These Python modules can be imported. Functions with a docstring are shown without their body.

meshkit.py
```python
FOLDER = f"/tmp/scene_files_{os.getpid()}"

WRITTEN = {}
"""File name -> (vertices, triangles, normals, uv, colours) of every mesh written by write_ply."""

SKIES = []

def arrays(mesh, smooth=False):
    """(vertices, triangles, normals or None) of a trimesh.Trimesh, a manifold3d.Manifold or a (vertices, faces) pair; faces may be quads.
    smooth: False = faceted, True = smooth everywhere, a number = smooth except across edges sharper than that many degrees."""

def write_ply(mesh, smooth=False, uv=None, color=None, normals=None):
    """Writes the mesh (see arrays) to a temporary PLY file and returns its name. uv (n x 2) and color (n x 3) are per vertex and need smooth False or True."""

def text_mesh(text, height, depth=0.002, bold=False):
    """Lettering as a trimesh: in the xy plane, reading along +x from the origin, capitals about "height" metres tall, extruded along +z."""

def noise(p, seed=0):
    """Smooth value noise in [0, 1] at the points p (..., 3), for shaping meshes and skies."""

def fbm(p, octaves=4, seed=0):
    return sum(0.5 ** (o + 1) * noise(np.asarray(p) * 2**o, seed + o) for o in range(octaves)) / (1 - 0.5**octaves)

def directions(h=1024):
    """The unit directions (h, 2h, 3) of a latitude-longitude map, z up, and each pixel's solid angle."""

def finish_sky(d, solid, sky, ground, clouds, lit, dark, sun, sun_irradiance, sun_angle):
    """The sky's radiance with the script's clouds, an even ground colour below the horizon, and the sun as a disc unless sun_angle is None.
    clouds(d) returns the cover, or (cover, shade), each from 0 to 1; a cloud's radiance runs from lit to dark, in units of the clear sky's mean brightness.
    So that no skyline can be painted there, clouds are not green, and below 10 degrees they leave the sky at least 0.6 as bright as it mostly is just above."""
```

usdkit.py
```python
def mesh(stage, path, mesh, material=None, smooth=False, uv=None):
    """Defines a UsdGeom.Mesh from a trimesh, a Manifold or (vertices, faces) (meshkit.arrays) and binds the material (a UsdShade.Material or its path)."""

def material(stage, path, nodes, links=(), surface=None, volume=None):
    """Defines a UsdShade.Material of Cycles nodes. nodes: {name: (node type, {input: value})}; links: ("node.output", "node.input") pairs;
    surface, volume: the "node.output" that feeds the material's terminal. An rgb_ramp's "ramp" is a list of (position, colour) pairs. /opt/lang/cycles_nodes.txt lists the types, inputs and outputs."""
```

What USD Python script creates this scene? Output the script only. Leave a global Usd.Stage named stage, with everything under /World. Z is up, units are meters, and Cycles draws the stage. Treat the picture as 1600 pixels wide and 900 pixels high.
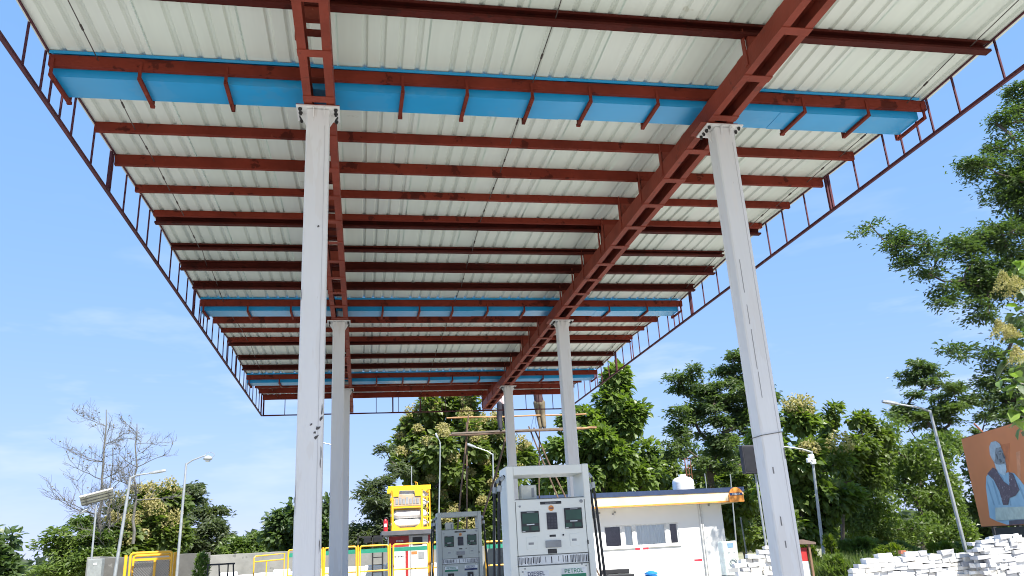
import math, random
import numpy as np, trimesh, manifold3d as m3, shapely.geometry as sg
import usdkit, meshkit
from pxr import Usd, UsdGeom, UsdLux, UsdShade, Gf, Sdf

stage = Usd.Stage.CreateInMemory()
UsdGeom.SetStageUpAxis(stage, 'Z'); UsdGeom.SetStageMetersPerUnit(stage, 1.0)
UsdGeom.Xform.Define(stage, '/World'); UsdGeom.Scope.Define(stage, '/World/Looks')
rng = np.random.default_rng(11); random.seed(11)

# ---------------------------------------------------------------- camera
EYE = np.array([0, 0, 1.6])
FPX = 1245.3
R_ = np.array([0.98316176, -0.17458229, -0.05398083])
U_ = np.array([-0.00493246, -0.32064703, 0.94718591])
F_ = np.array([0.18267068, 0.93097073, 0.31610902])
cam = UsdGeom.Camera.Define(stage, '/World/camera')
cam.CreateHorizontalApertureAttr(36.0); cam.CreateVerticalApertureAttr(20.25)
cam.CreateFocalLengthAttr(36.0 * FPX / 1600)
cam.CreateClippingRangeAttr(Gf.Vec2f(0.05, 6000))
cam.CreateExposureAttr(1.35)
M = Gf.Matrix4d(1)
for i, v in enumerate((R_, U_, -F_, EYE)):
    M.SetRow(i, Gf.Vec4d(*map(float, v), 1.0 if i == 3 else 0.0))
cam.AddTransformOp().Set(M)

# ---------------------------------------------------------------- sky and sun
SUN_EL, SUN_AZ = math.radians(50), math.radians(27)          # behind the viewer, to the right
SUN = np.array([math.sin(SUN_AZ) * math.cos(SUN_EL), -math.cos(SUN_AZ) * math.cos(SUN_EL), math.sin(SUN_EL)])
SKY_STRENGTH, SUN_INTENSITY = 0.10, 1.1
SKY_TINT = (1.27, 1.99, 3.30)                                  # the photograph's flat, hazy blue: little change from zenith to horizon
sky_mat = usdkit.material(stage, '/World/Looks/sky_look', {
    'sky': ('sky_texture', {'sky_type': 'single_scattering', 'sun_disc': False, 'sun_elevation': SUN_EL,
                            'sun_rotation': math.atan2(SUN[0], SUN[1]), 'altitude': 100.0, 'air_density': 0.7, 'aerosol_density': 0.15, 'ozone_density': 2.5}),
    'tc': ('texture_coordinate', {}),
    'map': ('mapping', {'scale': (3.6, 3.6, 15.0), 'location': (3.4, 0.4, 0.0)}),
    'n': ('noise_texture', {'scale': 1.6, 'detail': 6.0, 'roughness': 0.55}),
    'cr': ('rgb_ramp', {'ramp': [(0.0, (0, 0, 0)), (0.52, (0, 0, 0)), (0.70, (0.6, 0.6, 0.6)), (1.0, (0.8, 0.8, 0.8))]}),
    'sep': ('separate_xyz', {}),
    'band': ('map_range', {'value': 0.0, 'from_min': 0.42, 'from_max': 0.18, 'to_min': 0.0, 'to_max': 1.0, 'clamp': True}),
    'mul': ('math', {'math_type': 'multiply'}),
    'sc': ('separate_color', {}), 'cc': ('combine_color', {}),
    'pr': ('math', {'math_type': 'power', 'value2': 0.46}), 'pg': ('math', {'math_type': 'power', 'value2': 0.26}), 'pb': ('math', {'math_type': 'power', 'value2': 0.20}),
    'tint': ('mix', {'mix_type': 'multiply', 'fac': 1.0, 'color2': SKY_TINT}),
    'mix': ('mix', {'mix_type': 'mix', 'color2': (3.0, 3.6, 4.4)}),
    'bg': ('background_shader', {'strength': SKY_STRENGTH})},
    [('tc.generated', 'map.vector'), ('map.vector', 'n.vector'), ('n.fac', 'cr.fac'), ('tc.generated', 'sep.vector'), ('sep.z', 'band.value'),
     ('cr.color', 'mul.value1'), ('band.result', 'mul.value2'), ('mul.value', 'mix.fac'), ('sky.color', 'sc.color'), ('sc.r', 'pr.value1'), ('sc.g', 'pg.value1'), ('sc.b', 'pb.value1'), ('pr.value', 'cc.r'), ('pg.value', 'cc.g'), ('pb.value', 'cc.b'), ('cc.color', 'tint.color1'), ('tint.color', 'mix.color1'), ('mix.color', 'bg.color')],
    surface='bg.background')
dome = UsdLux.DomeLight.Define(stage, '/World/sky')
dome.GetPrim().SetCustomDataByKey('kind', 'structure')
UsdShade.MaterialBindingAPI.Apply(dome.GetPrim()).Bind(sky_mat)
sun = UsdLux.DistantLight.Define(stage, '/World/sun')
sun.CreateIntensityAttr(SUN_INTENSITY); sun.CreateAngleAttr(0.53); sun.CreateNormalizeAttr(True); sun.CreateColorAttr(Gf.Vec3f(1.0, 0.955, 0.87))
z = SUN; x = np.cross([0, 0, 1], z); x /= np.linalg.norm(x); y = np.cross(z, x)
M = Gf.Matrix4d(1)
for i, v in enumerate((x, y, z)):
    M.SetRow(i, Gf.Vec4d(*map(float, v), 0.0))
sun.AddTransformOp().Set(M)

# ---------------------------------------------------------------- helpers
def at(px, py, Y):
    """The point seen along a given direction at Y metres ahead; used to measure where things stand."""
    d = F_ + R_ * (px - 800) / FPX + U_ * (450 - py) / FPX
    return EYE + d * (Y / d[1])

LOOKS = {}
def look(name, color, rough=0.6, var=0.12, scale=6.0, bump=0.0, bscale=60.0, metallic=0.0, spec=0.5, stretch=(1, 1, 1), color2=None, spots=None, trans=0.0, island=0.0, diffr=0.0, streak=False):
    """A procedural material: two tones mixed by noise, optional spots (colour, threshold, scale), relief and per-piece tone."""
    if name in LOOKS: return LOOKS[name]
    c = np.array(color, float); c2 = np.array(color2, float) if color2 is not None else c * (1 - 2 * var)
    N = {'g': ('geometry', {}), 'map': ('mapping', {'scale': stretch}),
         'n': ('noise_texture', {'scale': scale, 'detail': 5.0, 'roughness': 0.6}),
         'r': ('rgb_ramp', {'ramp': [(0.0, tuple(c2)), (0.35, tuple(c2)), (0.65, tuple(c)), (1.0, tuple(c))]}),
         'p': ('principled_bsdf', {'roughness': rough, 'metallic': metallic, 'specular_ior_level': spec, 'diffuse_roughness': diffr})}
    L = [('g.position', 'map.vector'), ('map.vector', 'n.vector'), ('n.fac', 'r.fac')]
    out = 'r.color'
    if spots:
        for i, (sc, th, ssc) in enumerate(spots if isinstance(spots, list) else [spots]):
            N[f's{i}'] = ('noise_texture', {'scale': ssc, 'detail': 4.0, 'roughness': 0.65})
            N[f'sr{i}'] = ('rgb_ramp', {'ramp': [(0.0, (0, 0, 0)), (th, (0, 0, 0)), (min(th + .03, 1), (1, 1, 1)), (1.0, (1, 1, 1))]})
            N[f'sm{i}'] = ('mix', {'color2': tuple(sc)})
            L += [('map.vector' if streak else 'g.position', f's{i}.vector'), (f's{i}.fac', f'sr{i}.fac'), (f'sr{i}.color', f'sm{i}.fac'), (out, f'sm{i}.color1')]
            out = f'sm{i}.color'
    if island:
        N['im'] = ('map_range', {'from_min': 0.0, 'from_max': 1.0, 'to_min': 1 - island, 'to_max': 1 + island})
        N['hs'] = ('hsv', {})
        L += [('g.random_per_island', 'im.value'), ('im.result', 'hs.value'), (out, 'hs.color')]
        out = 'hs.color'
    L.append((out, 'p.base_color'))
    if bump:
        N['bn'] = ('noise_texture', {'scale': bscale, 'detail': 3.0})
        N['b'] = ('bump', {'strength': bump, 'distance': 0.01})
        L += [('map.vector', 'bn.vector'), ('bn.fac', 'b.height'), ('b.normal', 'p.normal')]
    surf = 'p.BSDF'
    if trans:
        N['t'] = ('translucent_bsdf', {}); N['mx'] = ('mix_closure', {'fac': trans})
        N['tc'] = ('mix', {'mix_type': 'multiply', 'fac': 1.0, 'color2': (1.5, 1.7, 0.5)})
        L += [(out, 'tc.color1'), ('tc.color', 't.color'), ('p.BSDF', 'mx.closure1'), ('t.BSDF', 'mx.closure2')]
        surf = 'mx.closure'
    LOOKS[name] = usdkit.material(stage, '/World/Looks/' + name, N, L, surface=surf)
    return LOOKS[name]

USED = {}
def numbered(parent, name):
    key = f'{parent}/{name}'
    n = USED.get(key, 0); USED[key] = n + 1
    return key if n == 0 else f'{key}_{n:03d}'

def tag(p, label=None, cat=None, group=None, kind=None):
    p = p.GetPrim() if hasattr(p, 'GetPrim') else p
    for k, v in (('label', label), ('category', cat), ('group', group), ('kind', kind)):
        if v: p.SetCustomDataByKey(k, v)
    return p

def thing(name, label, cat, loc=(0, 0, 0), rotz=0.0, group=None):
    x = UsdGeom.Xform.Define(stage, numbered('/World', name))
    if any(loc): x.AddTranslateOp().Set(Gf.Vec3d(*map(float, loc)))
    if rotz: x.AddRotateZOp().Set(float(rotz))
    return tag(x, label, cat, group)

def obj(name, mesh, mat, parent=None, label=None, smooth=False, kind=None, cat=None, group=None):
    base = '/World' if parent is None else str(parent.GetPath())
    if isinstance(mesh, MB): mesh = mesh.mesh()
    p = usdkit.mesh(stage, numbered(base, name), mesh, mat, smooth=smooth).GetPrim()
    return tag(p, label, cat, group, kind)

def copy_of(src, name, loc, rotz=0.0, label=None, group=None):
    was = src.GetCustomData()
    x = thing(name, label or was['label'], was['category'], loc, rotz, group or was.get('group'))
    x.GetReferences().AddInternalReference(src.GetPath()); x.SetInstanceable(True)
    return x

class MB:
    """Collects triangles into one mesh."""
    def __init__(s): s.v, s.f, s.n = [], [], 0
    def add(s, v, f):
        v = np.asarray(v, float); f = np.asarray(f, int)
        if f.shape[1] == 4: f = np.vstack([f[:, [0, 1, 2]], f[:, [0, 2, 3]]])
        s.v.append(v); s.f.append(f + s.n); s.n += len(v); return s
    def tri(s, m): return s.add(m.vertices, m.faces)
    def box(s, a, b, c=0.0):
        a, b = np.minimum(a, b).astype(float), np.maximum(a, b).astype(float)
        if c <= 0:
            v = np.array([[x, y, z] for x in (a[0], b[0]) for y in (a[1], b[1]) for z in (a[2], b[2])])
            return s.add(v, [[0, 1, 3, 2], [4, 6, 7, 5], [0, 4, 5, 1], [2, 3, 7, 6], [0, 2, 6, 4], [1, 5, 7, 3]])
        c = min(c, (b - a).min() * .45)
        pts = []
        for x in (0, 1):
            for y in (0, 1):
                for z in (0, 1):
                    p = np.where([x, y, z], b, a); sgn = np.where([x, y, z], -1, 1)
                    for k in range(3):
                        q = p + sgn * c; q[k] = p[k]; pts.append(q)
        h = trimesh.convex.convex_hull(np.array(pts)); return s.add(h.vertices, h.faces)
    def beam(s, p, q, w, h=None, up=(0, 0, 1)):
        """A rectangular bar from p to q."""
        h = h or w; p, q = np.asarray(p, float), np.asarray(q, float); d = (q - p) / np.linalg.norm(q - p)
        a = np.cross(d, up)
        if np.linalg.norm(a) < 1e-3: a = np.cross(d, (0, 1, 0))
        a /= np.linalg.norm(a); b = np.cross(a, d)
        o = [-a * w / 2 - b * h / 2, a * w / 2 - b * h / 2, a * w / 2 + b * h / 2, -a * w / 2 + b * h / 2]
        v = np.array([p + k for k in o] + [q + k for k in o])
        return s.add(v, [[0, 3, 2, 1], [4, 5, 6, 7], [0, 1, 5, 4], [1, 2, 6, 5], [2, 3, 7, 6], [3, 0, 4, 7]])
    def tube(s, pts, r, n=8, caps=True):
        p = np.asarray(pts, float); r = np.broadcast_to(r, (len(p),)).astype(float)
        t = np.gradient(p, axis=0); t /= np.linalg.norm(t, axis=1, keepdims=True) + 1e-12
        ref = np.array([0, 0, 1.0]) if abs(t[len(t) // 2][2]) < 0.9 else np.array([1.0, 0, 0])
        a = np.cross(t, ref); a /= np.linalg.norm(a, axis=1, keepdims=True) + 1e-12; b = np.cross(a, t)
        an = np.arange(n) * 2 * np.pi / n
        v = (p[:, None] + r[:, None, None] * (np.cos(an)[None, :, None] * a[:, None] + np.sin(an)[None, :, None] * b[:, None])).reshape(-1, 3)
        i, j = np.meshgrid(np.arange(len(p) - 1), np.arange(n), indexing='ij')
        q = np.stack([i * n + j, i * n + (j + 1) % n, (i + 1) * n + (j + 1) % n, (i + 1) * n + j], -1).reshape(-1, 4)
        f = np.vstack([q[:, [0, 1, 2]], q[:, [0, 2, 3]]])
        if caps:
            m = len(v); v = np.vstack([v, p[0], p[-1]]); k = np.arange(n); l = (len(p) - 1) * n
            f = np.vstack([f, np.stack([np.full(n, m), (k + 1) % n, k], 1), np.stack([np.full(n, m + 1), l + k, l + (k + 1) % n], 1)])
        return s.add(v, f)
    def extr(s, poly, p0, ex, ey, ez, depth):
        """Extrudes a 2-D outline lying in the plane (ex, ey) from p0 along ez."""
        g = poly if hasattr(poly, 'exterior') else sg.Polygon(poly)
        m = trimesh.creation.extrude_polygon(g, depth, engine='earcut')
        v = m.vertices; p0, ex, ey, ez = map(lambda k: np.asarray(k, float), (p0, ex, ey, ez))
        f = m.faces if np.dot(np.cross(ex, ey), ez) > 0 else m.faces[:, ::-1]
        return s.add(p0 + v[:, :1] * ex + v[:, 1:2] * ey + v[:, 2:3] * ez, f)
    def lathe(s, prof, c=(0, 0, 0), n=20, axis=2):
        m = trimesh.creation.revolve(np.asarray(prof, float), sections=n); v = m.vertices
        if axis == 0: v = v[:, [2, 0, 1]]
        if axis == 1: v = v[:, [1, 2, 0]]
        return s.add(v + np.asarray(c, float), m.faces)
    def mesh(s): return np.vstack(s.v), np.vstack(s.f)

def arc(p, q, r, n=5): ...

# ---------------------------------------------------------------- looks
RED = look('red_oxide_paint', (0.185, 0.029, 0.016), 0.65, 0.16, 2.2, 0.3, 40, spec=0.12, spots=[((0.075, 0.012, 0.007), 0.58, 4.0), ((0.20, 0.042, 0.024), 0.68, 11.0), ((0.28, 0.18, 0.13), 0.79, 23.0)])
REDD = look('shaded_oxide_paint', (0.075, 0.012, 0.008), 0.65, 0.16, 2.2, 0.3, 40, spec=0.12, spots=[((0.045, 0.009, 0.006), 0.58, 4.0), ((0.12, 0.025, 0.016), 0.70, 11.0)])  # darker red: shade inside the open channels put into the colour
REDG = look('girder_oxide_paint', (0.24, 0.046, 0.027), 0.6, 0.14, 2.2, 0.3, 40, spec=0.2, spots=[((0.15, 0.034, 0.022), 0.62, 4.0), ((0.30, 0.09, 0.06), 0.70, 12.0)])
REDF = look('fascia_oxide_paint', (0.10, 0.026, 0.036), 0.6, 0.2, 4.0, spec=0.2, color2=(0.055, 0.018, 0.028))
ROOF = [look(f'roof_sheet_tone_{i}', c, 0.42, 0.03, 1.2, stretch=(9, .6, 1), spots=[((0.54, 0.555, 0.48), 0.68, 2.2), ((0.42, 0.40, 0.33), 0.79, 4.5)]) for i, c in enumerate([(0.63, 0.675, 0.60), (0.605, 0.65, 0.58), (0.645, 0.68, 0.615)])]
BLUE = look('blue_gutter_sheet', (0.014, 0.30, 0.61), 0.30, 0.07, 0.8, 0.35, 2.2, spots=[((0.03, 0.28, 0.55), 0.58, 1.7), ((0.12, 0.29, 0.43), 0.78, 9.0)])
WHITE_COL = look('white_column_paint', (0.73, 0.72, 0.71), 0.55, 0.06, 1.6, 0.3, 26, stretch=(1, 1, .16), streak=True, spots=[((0.67, 0.65, 0.63), 0.55, 7.0), ((0.52, 0.48, 0.45), 0.70, 16.0), ((0.22, 0.17, 0.14), 0.775, 22.0)])
CHIP = look('chipped_dark_paint', (0.09, 0.08, 0.08), 0.8)
STEEL = look('galvanised_steel', (0.36, 0.385, 0.40), 0.45, 0.12, 5.0, metallic=0.35)
BOLT = look('dark_bolt', (0.03, 0.028, 0.028), 0.6)
ROD = look('dark_rod', (0.06, 0.045, 0.04), 0.6)
DARKV = look('dark_void', (0.02, 0.02, 0.02), 0.8)
CONC = look('forecourt_concrete', (0.40, 0.385, 0.355), 0.9, 0.08, 0.8, 0.2, 30)
EARTH = look('dry_earth', (0.30, 0.27, 0.19), 0.95, 0.15, 0.5, 0.3, 8, color2=(0.16, 0.18, 0.07))

# ---------------------------------------------------------------- ground
g = MB(); n = 40
xs = np.linspace(-1500, 1500, 3); 
g.add([[-1500, -1500, 0], [1500, -1500, 0], [1500, 1500, 0], [-1500, 1500, 0]], [[0, 1, 2, 3]])
obj('ground', g, EARTH, kind='structure', label='earth and grass ground around the filling station')
g = MB(); g.box((-16, -22, -.2), (24, 29, 0.06)); obj('forecourt', g, CONC, kind='structure', label='pale concrete forecourt under and around the canopy')
g = MB(); g.box((1.35, 8.6, 0.064), (2.95, 19.2, 0.2), .03); obj('pump_island', g, CONC, kind='structure', label='raised concrete island carrying the fuel dispensers')

# ---------------------------------------------------------------- canopy
XL, XR, YF, YE, ZB = -2.905, 6.27, 2.6, 24.03, 5.8
canopy = thing('canopy', 'open steel canopy of red trusses, pale ribbed roof sheets, blue gutters and six white columns', 'canopy')
GUT = [6.90, 14.27, 20.42]                       # gutter beams
RIDGE = [10.85, 17.42]
PROF = [(YF, 6.375), (7.0, 6.243), (10.85, 6.366), (14.4, 6.243), (17.42, 6.345), (20.5, 6.243), (YE - .03, 6.40)]
def roof_z(yv): return float(np.interp(yv, [p[0] for p in PROF], [p[1] for p in PROF]))

# roof sheets: five ribs to a sheet, each laid over its neighbour
PITCH, SX0 = 0.857, -2.83
def sheet_mesh(x0, x1, y0, z0, y1, z1, j):
    rib = PITCH / 5; prof = []; x = x0; k = 0
    pts = [(x0, 0.0)]
    first = math.ceil((x0 - SX0) / rib - 0.001) ; xx = SX0 + first * rib + rib * .5
    while xx < x1 - .04:
        if xx > x0 + .04:
            pts += [(xx - .030, 0), (xx - .013, .024), (xx + .013, .024), (xx + .030, 0)]
        xx += rib
    pts += [(x1 - .007, 0), (x1 - .007, .024), (x1 + .06, .0245)]
    p = np.array(pts); n = len(p); m = MB()
    ny = 4; V = []
    for t in np.linspace(0, 1, ny):
        yy = y0 + (y1 - y0) * t; zz = z0 + (z1 - z0) * t + (j * math.sin(math.pi * t))
        V.append(np.stack([p[:, 0], np.full(n, yy), p[:, 1] + zz], 1))
    i, q = np.meshgrid(np.arange(ny - 1), np.arange(n - 1), indexing='ij')
    F = np.stack([i * n + q, i * n + q + 1, (i + 1) * n + q + 1, (i + 1) * n + q], -1).reshape(-1, 4)
    return m.add(np.vstack(V), F)
edges = [XL - .012] + [SX0 + PITCH * k for k in range(1, 11)] + [XR + .010]
spans = [(YF, 6.985), (7.27, 10.842), (10.858, 14.355), (14.64, 17.412), (17.428, 20.50), (20.79, YE - .04)]
for si, (y0, y1) in enumerate(spans):
    z0, z1 = roof_z(y0), roof_z(y1)
    for k in range(len(edges) - 1):
        obj('roof_sheet', sheet_mesh(edges[k] + .008, edges[k + 1] - .004, y0, z0 + rng.uniform(-.0015, .0015), y1, z1 + rng.uniform(-.0015, .0015), rng.uniform(-.003, .003)), ROOF[int(rng.integers(3))], canopy)
for r in RIDGE:
    m = MB(); zr = roof_z(r) + .03
    m.add([[XL, r - .25, zr - .008], [XR, r - .25, zr - .008], [XR, r, zr + .012], [XL, r, zr + .012], [XR, r + .25, zr - .008], [XL, r + .25, zr - .008]], [[0, 1, 2, 3], [3, 2, 4, 5]])
    obj('ridge_cap', m, ROOF[0], canopy)

# purlins: channels; facing 1 = web towards the viewer, -1 = open side towards the viewer
def purlin(y, zb, facing, name='purlin', x0=XL + .04, x1=XR - .04, w=.065, t=.006, zt=None, lip=.018):
    zt = zt or roof_z(y) - .004
    s = 1 if facing > 0 else -1
    o = [(0, 0), (w, 0), (w, lip), (w - t, lip), (w - t, t), (t, t), (t, zt - zb - t), (w - t, zt - zb - t), (w - t, zt - zb - lip), (w, zt - zb - lip), (w, zt - zb), (0, zt - zb)]
    o = [(a * s, b) for a, b in o]
    m = MB(); m.extr(sg.Polygon(o).buffer(0), (x0, y, zb), (0, 1, 0), (0, 0, 1), (1, 0, 0), x1 - x0)
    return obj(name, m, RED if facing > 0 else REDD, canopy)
PUR = [(3.2, 6.22, -1), (4.15, 6.19, -1), (5.96, 6.149, -1), (8.24, 6.136, 1), (9.03, 6.137, 1), (9.89, 6.203, 1), (10.74, 6.245, 1), (10.95, 6.222, -1), (11.96, 6.238, -1), (12.63, 6.151, -1),
       (13.54, 6.14, -1), (15.59, 6.117, 1), (16.5, 6.185, 1), (17.34, 6.205, 1), (17.52, 6.19, -1), (18.82, 6.19, -1), (19.70, 6.145, -1), (21.85, 6.135, 1), (22.75, 6.17, 1), (23.85, 6.20, 1)]
ENDS = {11.96: (0, .17), 12.63: (0, .05), 10.95: (0, -.0), 17.52: (0, .02)}
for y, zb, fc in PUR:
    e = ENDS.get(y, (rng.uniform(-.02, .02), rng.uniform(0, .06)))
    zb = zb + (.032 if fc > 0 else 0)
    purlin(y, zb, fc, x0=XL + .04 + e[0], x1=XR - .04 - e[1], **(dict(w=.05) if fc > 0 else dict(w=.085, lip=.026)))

# gutter beams, blue gutters and their brackets
BRX = [-2.82, -2.06, -1.30, 0.35, 1.01, 1.66, 2.30, 3.02, 4.72, 5.48, 6.17]
for gy in GUT:
    purlin(gy, 6.085, 1, 'gutter_beam', zt=6.20, w=.05)
    t = .004; y0, y1, zl, zt = gy + .066, gy + .42, 6.008, 6.236
    o = [(-.014, zt), (-.014, zt - .03), (-.010, zt - .03), (-.010, zt - t), (y0 - gy, zt - t), (y0 - gy, zl), (y1 - gy, zl), (y1 - gy + .05, zt - .01), (y1 - gy + .046, zt - .01), (y1 - gy - t, zl + t), (y0 - gy + t, zl + t), (y0 - gy + t, zt)]
    xs = np.r_[XL + .04, np.arange(XL + 2.5, XR - .5, 2.45), XR - .12]
    for k in range(len(xs) - 1):
        m = MB(); j = .004 * (k % 2)
        m.extr(sg.Polygon([(a + j * .5, b - j) for a, b in o]).buffer(0), (xs[k] - (.03 if k else 0), gy, 0), (0, 1, 0), (0, 0, 1), (1, 0, 0), xs[k + 1] - xs[k] + (.03 if k else 0))
        gt = obj('gutter', m, BLUE, canopy)
        if k == 0: m = MB(); m.box((xs[0] - .004, gy + .072, zl + .002), (xs[0], y1, zt - .06)); obj('end_plate', m, BLUE, gt)
    for bx in BRX:
        m = MB(); bx = bx + rng.uniform(-.02, .02)
        m.beam((bx, gy - .006, 6.16), (bx, gy - .006, 5.985), .03, .012, up=(0, 1, 0))
        m.beam((bx, gy - .012, 5.982), (bx + rng.uniform(-.015, .015), gy + .50, 5.985), .035, .03)
        m.beam((bx, gy + .485, 5.97), (bx, gy + .485, 6.06), .035, .03, up=(0, 1, 0))
        obj('gutter_bracket', m, RED, canopy)

# ladder girders of two channels with batten plates
GX = [(-.575, -.29), (3.56, 3.85)]
CY = [7.06, 14.38, 20.5]
for gi, (xa, xb) in enumerate(GX):
    gd = thing_part = UsdGeom.Xform.Define(stage, numbered(str(canopy.GetPath()), 'girder')).GetPrim()
    y0, y1, zb, zt = YF + .2, YE - .12, 5.814, 6.014
    t, w = .007, .075
    for s, xx in ((1, xa), (-1, xb)):
        o = [(0, 0), (w, 0), (w, t), (t, t), (t, zt - zb - t), (w, zt - zb - t), (w, zt - zb), (0, zt - zb)]
        m = MB(); m.extr(sg.Polygon([(a * s, b) for a, b in o]), (xx, y0, zb), (1, 0, 0), (0, 0, 1), (0, 1, 0), y1 - y0)
        obj('channel', m, REDG, gd)
    yy = 4.62 - .735 * 2
    k = 0
    while yy < y1 - .1:
        near = min(abs(yy - c) for c in CY)
        m = MB(); m.box((xa - .004, yy - .05, zb - .008), (xb + .004, yy + .05, zb - .001)); obj('batten_plate', m, REDG, gd)
        m = MB(); m.box((xa + .002, yy - .05, zt + .001), (xb - .002, yy + .05, zt + .008)); obj('batten_plate', m, REDG, gd)
        yy += .735; k += 1
    m = MB(); m.box((xa - .003, y1 + .001, zb - .01), (xb + .003, y1 + .01, zt + .01)); m.box((xa - .003, y0 - .01, zb - .01), (xb + .003, y0 - .001, zt + .01)); obj('end_plate', m, REDG, gd)
    for y, zpb, fc in PUR:
        s = fc; ypost = y + s * .05
        zpb = zpb + (.032 if fc > 0 else 0)
        if zpb - zt > .03:
            m = MB(); m.box((xa + .02, min(y, y + s * .06), zt + .0085), (xb - .02, max(y, y + s * .06), zpb - .001)); obj('packer', m, REDG, gd)
        m = MB(); m.beam((xa - .008, y + s * .005, zt - .16), (xa - .008, y + s * .005, zpb + .10), .012, .055, up=(0, 1, 0)); obj('cleat', m, REDG, gd)
    for cy in CY:
        m = MB(); m.box((xa - .075, cy - .15, 5.802), (xb + .05, cy + .15, 5.8055)); obj('seat_plate', m, REDG, gd)

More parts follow.
